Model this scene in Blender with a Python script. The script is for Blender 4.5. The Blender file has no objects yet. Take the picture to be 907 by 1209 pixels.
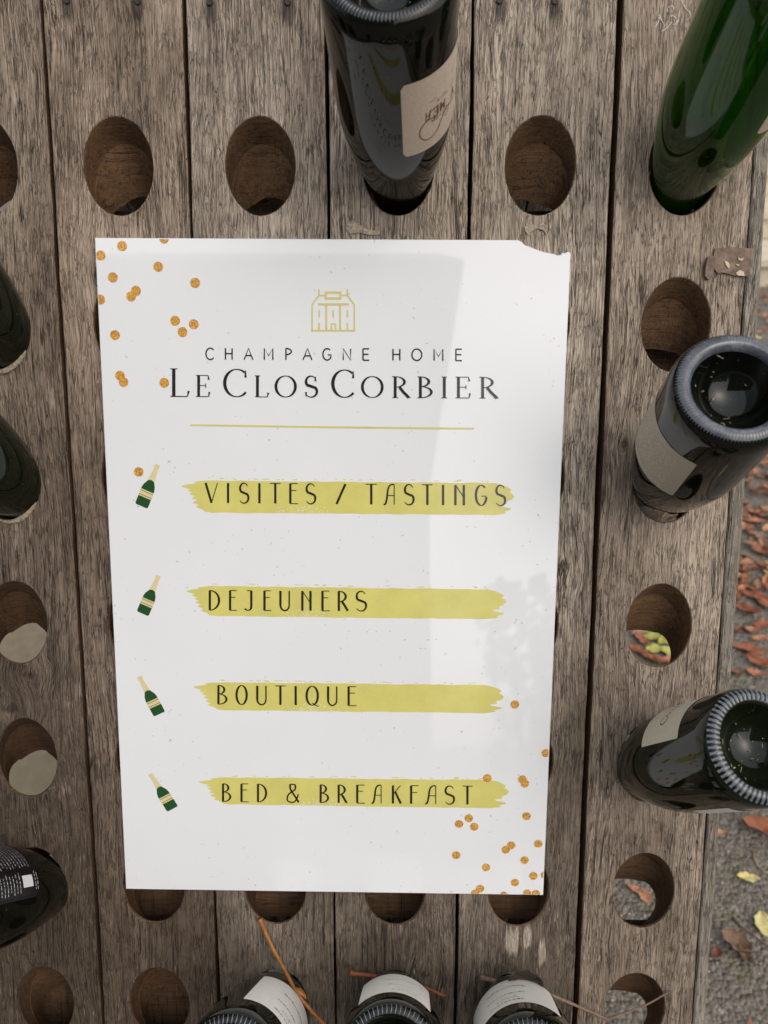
import bpy, math, random
from mathutils import Vector, Matrix, noise
import numpy as np
rnd = random.Random(7)
sc = bpy.context.scene
COL = sc.collection
R_ = math.radians

# ---------------------------------------------------------------- board frame
# the rack's front leaf leans back; u = right, v = up along the boards, w = out of the boards
ALPHA = R_(25)
VB = -1.0                                   # lower end of the leaf, on the ground
EU = Vector((1, 0, 0)); EV = Vector((0, math.sin(ALPHA), math.cos(ALPHA))); EW = Vector((0, -math.cos(ALPHA), math.sin(ALPHA)))
ORG = Vector((0, 0, -VB*math.cos(ALPHA)))
BM = Matrix.Translation(ORG) @ Matrix((EU, EV, EW)).transposed().to_4x4()
def bw(u, v, w=0.0): return ORG + EU*u + EV*v + EW*w

# ---------------------------------------------------------------- camera
CAMB = (0.01268, 0.13381, 0.67781)          # metres in the board frame
RIGHT = (EU*0.99992 + EV*0.00179 - EW*0.01223).normalized()
UP = (EU*-0.003635 + EV*0.988284 - EW*0.152585).normalized()
FWD = (EU*-0.011809 + EV*-0.152618 - EW*0.988215).normalized()
CAM = bw(*CAMB)
F_PX, CX, CY = 908.08, 453.5, 604.5
cd = bpy.data.cameras.new('camera'); cam = bpy.data.objects.new('camera', cd); COL.objects.link(cam)
cam.matrix_world = Matrix.Translation(CAM) @ Matrix((RIGHT, UP, -FWD)).transposed().to_4x4()
cd.sensor_fit = 'VERTICAL'; cd.sensor_height = 36.0; cd.lens = F_PX/1209*36.0
cd.clip_start = 0.02; cd.clip_end = 500
cd.dof.use_dof = True; cd.dof.focus_distance = 0.68; cd.dof.aperture_fstop = 6.5
sc.camera = cam

# ---------------------------------------------------------------- sky, sun, exposure
SUN_EL, SUN_AZ = R_(48), R_(145)            # azimuth clockwise from +Y
w = bpy.data.worlds.new('World'); sc.world = w; w.use_nodes = True
nt = w.node_tree; nt.nodes.clear()
sky = nt.nodes.new('ShaderNodeTexSky'); sky.sky_type = 'NISHITA'; sky.sun_disc = False
sky.sun_elevation = SUN_EL; sky.sun_rotation = SUN_AZ; sky.dust_density = 4.0; sky.ozone_density = 0.6; sky.air_density = 1.2
hs = nt.nodes.new('ShaderNodeHueSaturation'); hs.inputs['Saturation'].default_value = 0.6
bg = nt.nodes.new('ShaderNodeBackground'); bg.inputs['Strength'].default_value = 0.125
wo = nt.nodes.new('ShaderNodeOutputWorld')
nt.links.new(sky.outputs[0], hs.inputs['Color']); nt.links.new(hs.outputs[0], bg.inputs['Color']); nt.links.new(bg.outputs[0], wo.inputs['Surface'])
sl = bpy.data.lights.new('sun', 'SUN'); sl.energy = 1.5; sl.angle = R_(130); sl.color = (1.0, 0.97, 0.93)
so = bpy.data.objects.new('sun', sl); COL.objects.link(so)
sdir = Vector((math.sin(SUN_AZ)*math.cos(SUN_EL), math.cos(SUN_AZ)*math.cos(SUN_EL), math.sin(SUN_EL)))
so.rotation_euler = sdir.to_track_quat('Z', 'Y').to_euler(); so.location = sdir*20
vs = sc.view_settings; vs.view_transform = 'Standard'; vs.look = 'None'; vs.gamma = 1.0; vs.use_curve_mapping = False
vs.exposure = 0.2

# ---------------------------------------------------------------- measuring helpers
def ray(px, py): return RIGHT*((px-CX)/F_PX) - UP*((py-CY)/F_PX) + FWD
def on_board(px, py, wz=0.0):
    d = ray(px, py); o = CAM-bw(0, 0, wz); s = -o.dot(EW)/d.dot(EW); q = CAM+d*s-ORG
    return q.dot(EU), q.dot(EV)
def on_ground(px, py, z=0.0):
    d = ray(px, py); s = (z-CAM.z)/d.z; return CAM+d*s

# ---------------------------------------------------------------- node helpers
def mat(name):
    m = bpy.data.materials.new(name); m.use_nodes = True
    t = m.node_tree; b = t.nodes['Principled BSDF']
    return m, t, b
def N(t, typ, **kw):
    n = t.nodes.new(typ)
    for k, v in kw.items():
        if k in n.inputs.keys() if isinstance(k, str) else False: n.inputs[k].default_value = v
        else: setattr(n, k, v)
    return n
def noise_n(t, vec, scale=1.0, detail=3.0, rough=0.55, dist=0.0):
    n = t.nodes.new('ShaderNodeTexNoise'); n.inputs['Scale'].default_value = scale; n.inputs['Detail'].default_value = detail
    n.inputs['Roughness'].default_value = rough; n.inputs['Distortion'].default_value = dist
    if vec is not None: t.links.new(vec, n.inputs['Vector'])
    return n.outputs['Fac']
def mapping(t, vec, scale, loc=(0, 0, 0)):
    n = t.nodes.new('ShaderNodeMapping'); n.inputs['Scale'].default_value = scale; n.inputs['Location'].default_value = loc
    t.links.new(vec, n.inputs['Vector']); return n.outputs[0]
def ramp(t, fac, stops):
    n = t.nodes.new('ShaderNodeValToRGB'); cr = n.color_ramp
    while len(cr.elements) < len(stops): cr.elements.new(0.5)
    for e, (p, c) in zip(cr.elements, stops):
        e.position = p; e.color = (c, c, c, 1) if isinstance(c, (int, float)) else (*c, 1)
    t.links.new(fac, n.inputs[0]); return n.outputs[0]
def mix(t, fac, a, b, mode='MIX'):
    n = t.nodes.new('ShaderNodeMix'); n.data_type = 'RGBA'; n.blend_type = mode
    for s, x in ((0, fac), (6, a), (7, b)):
        if isinstance(x, (int, float)): n.inputs[s].default_value = x if s == 0 else (x, x, x, 1)
        elif isinstance(x, tuple): n.inputs[s].default_value = (*x, 1)
        else: t.links.new(x, n.inputs[s])
    return n.outputs[2]
def mth(t, op, a, b=0.0, c=None):
    n = t.nodes.new('ShaderNodeMath'); n.operation = op
    for i, x in enumerate((a, b) if c is None else (a, b, c)):
        if isinstance(x, (int, float)): n.inputs[i].default_value = x
        else: t.links.new(x, n.inputs[i])
    return n.outputs[0]
def vmth(t, op, a, b):
    n = t.nodes.new('ShaderNodeVectorMath'); n.operation = op
    for i, x in enumerate((a, b)):
        if isinstance(x, tuple): n.inputs[i].default_value = x
        else: t.links.new(x, n.inputs[i])
    return n.outputs[0]
def bump(t, b, height, strength=0.5, dist=0.001):
    n = t.nodes.new('ShaderNodeBump'); n.inputs['Strength'].default_value = strength; n.inputs['Distance'].default_value = dist
    t.links.new(height, n.inputs['Height']); t.links.new(n.outputs[0], b.inputs['Normal'])
def objco(t): return t.nodes.new('ShaderNodeTexCoord').outputs['Object']

# ---------------------------------------------------------------- materials
STAINS = [on_board(px, py+9) for px, py in ((80, -2), (163, -1), (248, 0), (340, 0), (590, -2), (655, -1))]
SCRAPES = [(*on_board(604, 1112), 0.008, 0.022), (*on_board(622, 1108), 0.006, 0.018), (*on_board(640, 1125), 0.006, 0.02), (*on_board(60, 470), 0.006, 0.02), (*on_board(330, 262), 0.012, 0.012)]
KNOTS = [(-0.3235, -0.1255, 0.0075, 0.0048), (-0.345, -0.158, 0.009, 0.006), (-0.2400, 0.2330, 0.006, 0.012), (0.165, -0.02, 0.006, 0.008), (0.215, 0.09, 0.005, 0.007), (0.045, -0.43, 0.006, 0.005), (-0.19, -0.555, 0.006, 0.006), (0.285, -0.40, 0.004, 0.006)]
def wood_mat(name, light, mid, dark, stain, fresh=False, knots=False):
    m, t, b = mat(name)
    oi = t.nodes.new('ShaderNodeObjectInfo')
    rv = t.nodes.new('ShaderNodeCombineXYZ')
    r1 = mth(t, 'MULTIPLY', oi.outputs['Random'], 37.0); r2 = mth(t, 'MULTIPLY', oi.outputs['Random'], 13.7)
    t.links.new(r1, rv.inputs[0]); t.links.new(r2, rv.inputs[1])
    co = vmth(t, 'ADD', objco(t), rv.outputs[0])
    # slow waver of the grain
    wn = t.nodes.new('ShaderNodeTexNoise'); wn.inputs['Scale'].default_value = 1.0; wn.inputs['Detail'].default_value = 1.5
    t.links.new(mapping(t, co, (14, 4.5, 14)), wn.inputs['Vector'])
    wv = vmth(t, 'MULTIPLY', vmth(t, 'SUBTRACT', wn.outputs['Color'], (0.5, 0.5, 0.5)), (0.020, 0.0, 0.015))
    gco = vmth(t, 'ADD', co, wv)
    km = None
    if knots:      # the grain swerves round small dark knots
        oc = objco(t)
        for (ku, kv, ru, rv) in KNOTS:
            d = vmth(t, 'MULTIPLY', vmth(t, 'SUBTRACT', oc, (ku, kv, 0.0)), (1/ru, 1/rv, 0.0))
            ln = t.nodes.new('ShaderNodeVectorMath'); ln.operation = 'LENGTH'; t.links.new(d, ln.inputs[0]); r_ = ln.outputs['Value']
            fall = ramp(t, mth(t, 'MULTIPLY', r_, 0.2), [(0.12, 1.0), (0.3, 0.45), (0.9, 0.0)])
            push = vmth(t, 'MULTIPLY', vmth(t, 'MULTIPLY', d, (-ru*0.75, 0.0, 0.0)), fall)
            gco = vmth(t, 'ADD', gco, push)
            wobr = mth(t, 'ADD', r_, mth(t, 'MULTIPLY', noise_n(t, oc, 260.0, 3.0), 0.8))
            k1 = mth(t, 'MULTIPLY', ramp(t, mth(t, 'MULTIPLY', wobr, 0.5), [(0.40, 1.0), (0.72, 0.0)]), 0.8)
            km = k1 if km is None else mth(t, 'MAXIMUM', km, k1)
    # annual layers: broad cathedral bands, then fibres, open pores and drying cracks
    bands = noise_n(t, mapping(t, gco, (70, 1.1, 55)), 1.0, 2.0, 0.5)
    bsaw = mth(t, 'FRACT', mth(t, 'MULTIPLY', bands, 11.0))
    fine = noise_n(t, mapping(t, gco, (30, 700, 700) if fresh else (1100, 45, 900)), 1.0, 3.0, 0.6)
    fib = noise_n(t, mapping(t, gco, (16, 300, 300) if fresh else (420, 14, 300)), 1.0, 4.0, 0.65)
    pore = noise_n(t, mapping(t, gco, (1000, 60, 300 if fresh else 800), (3, 7, 1)), 1.0, 1.0, 0.5)
    pg = noise_n(t, mapping(t, gco, (90, 6, 90), (1, 2, 3)), 1.0, 2.0, 0.5)
    porem = mth(t, 'MULTIPLY', ramp(t, pore, [(0.585, 0.0), (0.64, 1.0)]), ramp(t, pg, [(0.38, 0.15), (0.62, 1.0)]))
    crk = noise_n(t, mapping(t, gco, (150, 2.6, 160), (5, 1, 2)), 1.0, 3.0, 0.6)
    crm = ramp(t, mth(t, 'ABSOLUTE', mth(t, 'SUBTRACT', crk, 0.5)), [(0.0, 1.0), (0.011, 0.0)])
    crg = ramp(t, noise_n(t, mapping(t, co, (11, 6, 9), (2, 5, 0)), 1.0, 2.0), [(0.45, 0.0), (0.56, 1.0)])
    crm = mth(t, 'MULTIPLY', crm, crg)
    def hair(scl, off, width, g0, g1, gsc):
        n_ = noise_n(t, mapping(t, gco, scl, off), 1.0, 1.5, 0.5)
        l_ = ramp(t, mth(t, 'ABSOLUTE', mth(t, 'SUBTRACT', n_, 0.5)), [(0.0, 1.0), (width, 0.0)])
        return mth(t, 'MULTIPLY', l_, ramp(t, noise_n(t, mapping(t, co, gsc, off), 1.0, 3.0, 0.6), [(g0, 0.0), (g1, 1.0)]))
    if fresh:      # a bore cuts across the fibres: its lines run round the hole
        hl = hair((14, 260, 260), (3, 1, 4), 0.035, 0.35, 0.6, (40, 60, 60))
    else:
        hl = mth(t, 'MAXIMUM', hair((430, 34, 300), (2, 6, 1), 0.030, 0.38, 0.58, (60, 30, 60)), hair((260, 9, 200), (7, 2, 5), 0.016, 0.42, 0.60, (25, 10, 25)))
        hl = mth(t, 'MAXIMUM', hl, mth(t, 'MULTIPLY', hair((800, 80, 600), (1, 8, 3), 0.04, 0.40, 0.62, (90, 50, 90)), 0.8))
    patch = noise_n(t, mapping(t, co, (9, 4, 9), (8, 3, 1)), 1.0, 5.0, 0.62)
    tone = noise_n(t, mapping(t, gco, (26, 1.2, 20), (1, 9, 4)), 1.0, 4.0, 0.6)
    base = mix(t, ramp(t, tone, [(0.32, 0.0), (0.68, 1.0)]), mid, light)
    base = mix(t, ramp(t, patch, [(0.46, 0.0), (0.72, 0.8)]), base, stain)
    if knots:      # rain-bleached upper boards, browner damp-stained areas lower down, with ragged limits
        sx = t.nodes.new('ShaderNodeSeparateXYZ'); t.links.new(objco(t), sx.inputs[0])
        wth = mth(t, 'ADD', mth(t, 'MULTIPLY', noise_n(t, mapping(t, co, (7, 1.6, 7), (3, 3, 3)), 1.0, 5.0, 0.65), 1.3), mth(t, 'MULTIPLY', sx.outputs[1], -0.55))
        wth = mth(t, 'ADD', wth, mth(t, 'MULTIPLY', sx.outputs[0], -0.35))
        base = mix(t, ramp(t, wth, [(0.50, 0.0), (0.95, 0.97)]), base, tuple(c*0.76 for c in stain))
    base = mix(t, mth(t, 'MULTIPLY', ramp(t, bsaw, [(0.0, 0.0), (0.7, 0.25), (0.95, 1.0), (1.0, 0.3)]), 0.25 if fresh else 0.30), base, dark)
    base = mix(t, mth(t, 'MULTIPLY', ramp(t, fib, [(0.38, 1.0), (0.54, 0.0)]), 0.35 if fresh else 0.26), base, dark)
    base = mix(t, mth(t, 'MULTIPLY', ramp(t, fine, [(0.38, 1.0), (0.53, 0.0)]), 0.15 if fresh else 0.30), base, dark)
    base = mix(t, mth(t, 'MULTIPLY', hl, 0.75), base, tuple(c*0.5 for c in dark))
    base = mix(t, mth(t, 'MULTIPLY', porem, 0.15 if fresh else 0.6), base, tuple(c*0.35 for c in dark))
    base = mix(t, mth(t, 'MULTIPLY', crm, 0.9), base, tuple(c*0.2 for c in dark))
    if km is not None: base = mix(t, km, base, tuple(c*0.55 for c in dark))
    if knots:      # dark iron bleeding round the nails
        sm_ = None
        for (su, sv) in STAINS:
            d = vmth(t, 'MULTIPLY', vmth(t, 'SUBTRACT', oc, (su, sv, 0.0)), (1/0.007, 1/0.017, 0.0))
            ln = t.nodes.new('ShaderNodeVectorMath'); ln.operation = 'LENGTH'; t.links.new(d, ln.inputs[0])
            k1 = ramp(t, mth(t, 'ADD', ln.outputs['Value'], mth(t, 'MULTIPLY', mth(t, 'SUBTRACT', fib, 0.5), 1.1)), [(0.0, 1.0), (0.45, 0.85), (1.0, 0.0)])
            sm_ = k1 if sm_ is None else mth(t, 'MAXIMUM', sm_, k1)
        base = mix(t, mth(t, 'MULTIPLY', sm_, 0.85), base, (0.035, 0.03, 0.027))
    if knots:      # scraped pale places
        for (su, sv, ru, rv) in SCRAPES:
            d = vmth(t, 'MULTIPLY', vmth(t, 'SUBTRACT', oc, (su, sv, 0.0)), (1/ru, 1/rv, 0.0))
            ln = t.nodes.new('ShaderNodeVectorMath'); ln.operation = 'LENGTH'; t.links.new(d, ln.inputs[0])
            k1 = ramp(t, mth(t, 'ADD', ln.outputs['Value'], mth(t, 'MULTIPLY', mth(t, 'SUBTRACT', fib, 0.5), 2.2)), [(0.55, 0.7), (0.8, 0.0)])
            base = mix(t, k1, base, light)
    # pale raised fibres and scuffs
    sc_ = mth(t, 'MULTIPLY', ramp(t, noise_n(t, mapping(t, gco, (700, 60, 500), (9, 9, 9)), 1.0, 2.0, 0.6), [(0.60, 0.0), (0.70, 1.0)]), ramp(t, noise_n(t, mapping(t, co, (22, 12, 20), (4, 4, 4)), 1.0, 3.0), [(0.42, 0.0), (0.65, 1.0)]))
    base = mix(t, mth(t, 'MULTIPLY', sc_, 0.15 if fresh else 0.38), base, tuple(min(1, c*1.35) for c in light))
    v = mix(t, 1.0, base, oi.outputs['Color'], 'MULTIPLY')
    t.links.new(v, b.inputs['Base Color'])
    b.inputs['Roughness'].default_value = 0.82; b.inputs['Specular IOR Level'].default_value = 0.25
    h = mth(t, 'ADD', mth(t, 'MULTIPLY', fine, 0.7), mth(t, 'MULTIPLY', fib, 0.7))
    h = mth(t, 'SUBTRACT', h, mth(t, 'MULTIPLY', porem, 0.6))
    h = mth(t, 'SUBTRACT', h, mth(t, 'MULTIPLY', crm, 1.8))
    h = mth(t, 'SUBTRACT', h, mth(t, 'MULTIPLY', hl, 0.9))
    h = mth(t, 'SUBTRACT', h, mth(t, 'MULTIPLY', bsaw, 0.30))
    bump(t, b, h, 0.4 if fresh else 0.95, 0.0013)
    return m
M = {}
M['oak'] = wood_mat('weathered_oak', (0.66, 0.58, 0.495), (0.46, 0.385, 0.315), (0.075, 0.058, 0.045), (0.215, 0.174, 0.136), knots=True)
M['bore'] = wood_mat('bored_oak', (0.22, 0.135, 0.076), (0.13, 0.076, 0.042), (0.026, 0.015, 0.009), (0.07, 0.042, 0.025), True)  # unweathered brown, darkened further to deepen the shade inside the holes
M['strip'] = wood_mat('grey_strip_oak', (0.40, 0.36, 0.30), (0.29, 0.255, 0.205), (0.12, 0.10, 0.078), (0.24, 0.215, 0.165))

def plain(name, col, rough=0.5, spec=0.5, metal=0.0, var=0.0, vscale=60.0, bmp=0.0):
    m, t, b = mat(name)
    b.inputs['Roughness'].default_value = rough; b.inputs['Specular IOR Level'].default_value = spec; b.inputs['Metallic'].default_value = metal
    if var:
        f = noise_n(t, objco(t), vscale, 5.0, 0.65)
        if bmp: bump(t, b, f, 1.0, bmp)
        t.links.new(mix(t, ramp(t, f, [(0.3, 0.0), (0.7, 1.0)]), tuple(c*(1-var) for c in col), tuple(min(1, c*(1+var)) for c in col)), b.inputs['Base Color'])
    else: b.inputs['Base Color'].default_value = (*col, 1)
    return m
def sign_mat():
    m, t, b = mat('white_acrylic')
    co = objco(t)
    sm = noise_n(t, mapping(t, co, (7, 5, 7)), 1.0, 5.0, 0.6)
    sp = noise_n(t, co, 240.0, 2.0, 0.5)
    spm = mth(t, 'MULTIPLY', ramp(t, sp, [(0.70, 0.0), (0.735, 1.0)]), ramp(t, noise_n(t, co, 18.0, 2.0), [(0.45, 0.0), (0.6, 1.0)]))
    c = mix(t, ramp(t, sm, [(0.35, 0.0), (0.75, 1.0)]), (0.765, 0.78, 0.79), (0.735, 0.75, 0.758))
    c = mix(t, mth(t, 'MULTIPLY', spm, 0.55), c, (0.25, 0.22, 0.19))
    t.links.new(c, b.inputs['Base Color'])
    t.links.new(ramp(t, sm, [(0.3, 0.006), (0.8, 0.035)]), b.inputs['Roughness'])
    b.inputs['IOR'].default_value = 1.5; b.inputs['Specular IOR Level'].default_value = 0.75
    return m
M['sign'] = sign_mat()
M['ink'] = plain('black_print', (0.022, 0.021, 0.022), 0.12, 0.6)
M['ink_brown'] = plain('brown_black_print', (0.030, 0.020, 0.012), 0.12, 0.6)
M['yellow'] = plain('yellow_print', (0.62, 0.57, 0.165), 0.14, 0.6, var=0.07, vscale=45)
M['gold'] = plain('gold_dot_print', (0.55, 0.29, 0.06), 0.16, 0.6, var=0.75, vscale=850)
M['foil'] = plain('pale_gold_print', (0.68, 0.58, 0.32), 0.14, 0.6)
M['green_print'] = plain('green_print', (0.018, 0.075, 0.022), 0.14, 0.6)
M['white_print'] = plain('white_print', (0.80, 0.80, 0.76), 0.14, 0.6)
M['beige_label'] = plain('beige_paper', (0.53, 0.435, 0.345), 0.75, 0.25, var=0.10, vscale=420)
M['grey_label'] = plain('worn_grey_paper', (0.45, 0.385, 0.31), 0.6, 0.3, var=0.10, vscale=300)
M['cream_label'] = plain('cream_paper', (0.58, 0.53, 0.41), 0.7, 0.25, var=0.07, vscale=200)
M['white_label'] = plain('white_paper', (0.72, 0.70, 0.65), 0.65, 0.3, var=0.05, vscale=160)
M['black_label'] = plain('black_paper', (0.006, 0.006, 0.006), 0.35, 0.25)
M['label_gold'] = plain('label_pale_ink', (0.70, 0.64, 0.50), 0.5)
M['label_brown'] = plain('label_brown_ink', (0.15, 0.075, 0.055), 0.6)
M['label_grey'] = plain('label_grey_ink', (0.15, 0.13, 0.11), 0.6)
M['label_blue'] = plain('label_blue_ink', (0.32, 0.42, 0.48), 0.6, var=0.3, vscale=90)
M['label_white'] = plain('label_white_ink', (0.62, 0.62, 0.62), 0.6)
M['nail'] = plain('dark_iron', (0.02, 0.018, 0.016), 0.6, 0.4)
M['stain'] = plain('iron_stain', (0.06, 0.05, 0.043), 0.9, 0.1, var=0.3, vscale=200)
M['rust'] = plain('rusty_iron', (0.20, 0.14, 0.108), 0.8, 0.3, var=0.4, vscale=150, bmp=0.0008)
M['chip'] = plain('pale_flake', (0.58, 0.50, 0.38), 0.8, 0.2, var=0.2, vscale=300)
M['splinter'] = plain('torn_wood', (0.40, 0.335, 0.255), 0.9, 0.15, var=0.5, vscale=420, bmp=0.002)
M['chalk'] = plain('chalk', (0.60, 0.575, 0.54), 0.95, 0.1, var=0.35, vscale=900)

def glass_mat(name, col, trans=0.0, dust=0.02, dustcol=(0.20, 0.18, 0.15), spec=0.34):
    m, t, b = mat(name)
    co = objco(t)
    d1 = noise_n(t, co, 26.0, 6.0, 0.7); d2 = noise_n(t, co, 330.0, 3.0, 0.6)
    dm = mth(t, 'MULTIPLY', ramp(t, d1, [(0.42, 0.15), (0.75, 1.0)]), ramp(t, d2, [(0.35, 0.35), (0.7, 1.0)]))
    spk = ramp(t, noise_n(t, co, 420.0, 1.0, 0.5), [(0.76, 0.0), (0.79, 1.0)])
    t.links.new(mix(t, mth(t, 'MULTIPLY', dm, dust), mix(t, mth(t, 'MULTIPLY', spk, 0.5), col, dustcol), dustcol), b.inputs['Base Color'])
    b.inputs['Roughness'].default_value = 0.05
    t.links.new(ramp(t, dm, [(0.1, 0.012), (0.9, 0.12)]), b.inputs['Roughness'])
    b.inputs['IOR'].default_value = 1.5; b.inputs['Specular IOR Level'].default_value = spec
    b.inputs['Transmission Weight'].default_value = trans
    return m
M['dark_glass'] = glass_mat('dark_bottle_glass', (0.0025, 0.0035, 0.002))
M['olive_glass'] = glass_mat('olive_bottle_glass', (0.004, 0.007, 0.0025), dust=0.035)
M['green_glass'] = glass_mat('green_bottle_glass', (0.06, 0.25, 0.016), trans=0.94, dust=0.03, spec=0.5)
M['knurl'] = glass_mat('frosted_glass_ridge', (0.10, 0.108, 0.125), dust=0.6, dustcol=(0.34, 0.36, 0.40), spec=0.6)
M['frost'] = glass_mat('scuffed_glass_band', (0.035, 0.04, 0.05), dust=0.8, dustcol=(0.30, 0.325, 0.37), spec=0.6)

def asphalt_mat():
    m, t, b = mat('old_asphalt')
    co = objco(t)
    v = t.nodes.new('ShaderNodeTexVoronoi'); v.inputs['Scale'].default_value = 150.0; t.links.new(co, v.inputs['Vector'])
    v2 = t.nodes.new('ShaderNodeTexVoronoi'); v2.inputs['Scale'].default_value = 62.0; t.links.new(co, v2.inputs['Vector'])
    n1 = noise_n(t, co, 3.0, 5.0, 0.6); n2 = noise_n(t, co, 45.0, 6.0, 0.7); n3 = noise_n(t, co, 500.0, 3.0, 0.6)
    st = mix(t, 0.5, v.outputs['Color'], 0.5)
    g = mth(t, 'MULTIPLY', ramp(t, v.outputs['Color'], [(0.2, 0.35), (0.65, 0.75), (0.85, 1.6)]), 1.0)
    base = mix(t, n2, (0.165, 0.143, 0.115), (0.37, 0.33, 0.272))
    base = mix(t, 1.0, base, ramp(t, v.outputs['Color'], [(0.15, 0.5), (0.6, 0.9), (0.9, 1.0)]), 'MULTIPLY')
    pale = mth(t, 'MULTIPLY', ramp(t, v2.outputs['Color'], [(0.80, 0.0), (0.86, 1.0)]), ramp(t, v2.outputs['Distance'], [(0.25, 1.0), (0.42, 0.0)]))
    base = mix(t, mth(t, 'MULTIPLY', pale, 0.75), base, (0.52, 0.48, 0.42))
    moss = mth(t, 'MULTIPLY', ramp(t, noise_n(t, co, 9.0, 4.0, 0.6), [(0.56, 0.0), (0.68, 1.0)]), ramp(t, n2, [(0.4, 0.0), (0.6, 1.0)]))
    base = mix(t, mth(t, 'MULTIPLY', moss, 0.7), base, (0.10, 0.115, 0.022))
    t.links.new(base, b.inputs['Base Color']); b.inputs['Roughness'].default_value = 0.85; b.inputs['Specular IOR Level'].default_value = 0.3
    h = mth(t, 'ADD', mth(t, 'MULTIPLY', v.outputs['Distance'], -1.2), mth(t, 'ADD', n2, mth(t, 'MULTIPLY', n3, 0.4)))
    bump(t, b, h, 1.0, 0.006)
    return m
M['asphalt'] = asphalt_mat()
def leaf_mat(name, c1, c2, c3):
    m, t, b = mat(name)
    oi = t.nodes.new('ShaderNodeObjectInfo'); co = objco(t)
    at = t.nodes.new('ShaderNodeAttribute'); at.attribute_name = 'tint'
    n1 = noise_n(t, co, 55.0, 4.0, 0.6); n2 = noise_n(t, co, 400.0, 2.0, 0.6)
    f = mth(t, 'ADD', mth(t, 'MULTIPLY', at.outputs['Fac'], 0.65), mth(t, 'MULTIPLY', mth(t, 'SUBTRACT', n1, 0.28), 1.0))
    c = ramp(t, f, [(0.15, c1), (0.5, c2), (0.9, c3)])
    c = mix(t, mth(t, 'MULTIPLY', ramp(t, n2, [(0.35, 1.0), (0.6, 0.0)]), 0.35), c, tuple(x*0.4 for x in c1))
    t.links.new(c, b.inputs['Base Color']); b.inputs['Roughness'].default_value = 0.6; b.inputs['Specular IOR Level'].default_value = 0.35
    bump(t, b, n1, 0.4, 0.002)
    return m
M['leaf_rust'] = leaf_mat('rust_leaf', (0.14, 0.05, 0.03), (0.38, 0.14, 0.065), (0.56, 0.30, 0.18))
M['leaf_brown'] = leaf_mat('brown_leaf', (0.10, 0.06, 0.04), (0.24, 0.15, 0.095), (0.38, 0.26, 0.17))
M['leaf_yellow'] = leaf_mat('yellow_leaf', (0.52, 0.42, 0.12), (0.66, 0.58, 0.22), (0.72, 0.66, 0.34))
M['leaf_green'] = leaf_mat('yellow_green_leaf', (0.30, 0.31, 0.05), (0.46, 0.45, 0.10), (0.56, 0.52, 0.18))
M['leaf_dark'] = leaf_mat('dry_dark_leaf', (0.02, 0.014, 0.011), (0.045, 0.03, 0.022), (0.09, 0.06, 0.042))
M['stem_orange'] = plain('orange_stem', (0.36, 0.14, 0.035), 0.5, 0.4, var=0.35, vscale=130)
M['stem_red'] = plain('red_brown_stem', (0.26, 0.085, 0.035), 0.55, 0.4, var=0.35, vscale=130)
M['stem_grey'] = plain('grey_brown_twig', (0.20, 0.135, 0.10), 0.75, 0.2, var=0.35, vscale=160)
M['straw'] = plain('straw_bit', (0.36, 0.28, 0.15), 0.7, var=0.5, vscale=200)
M['stone'] = plain('pale_limestone', (0.60, 0.53, 0.40), 0.85, 0.2, var=0.16, vscale=14)
M['worn_stone'] = plain('worn_stone', (0.24, 0.195, 0.13), 0.9, 0.2, var=0.14, vscale=40)
M['render'] = plain('grey_render', (0.34, 0.33, 0.31), 0.9, 0.2, var=0.12, vscale=2)
M['slate'] = plain('slate_roof', (0.08, 0.085, 0.095), 0.6, 0.4, var=0.2, vscale=6)
M['pane'] = plain('window_glass', (0.02, 0.025, 0.03), 0.05, 0.6)
M['frame_white'] = plain('white_paint', (0.75, 0.75, 0.73), 0.5)
M['door_paint'] = plain('green_door_paint', (0.03, 0.07, 0.05), 0.4)
M['bark'] = plain('bark', (0.09, 0.07, 0.055), 0.9, 0.2, var=0.4, vscale=20)
M['hedge'] = plain('hedge_leaf', (0.05, 0.085, 0.025), 0.55, 0.4, var=0.5, vscale=9)
M['pebble'] = plain('pale_pebble', (0.42, 0.39, 0.34), 0.8, 0.3, var=0.35, vscale=40)

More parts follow.
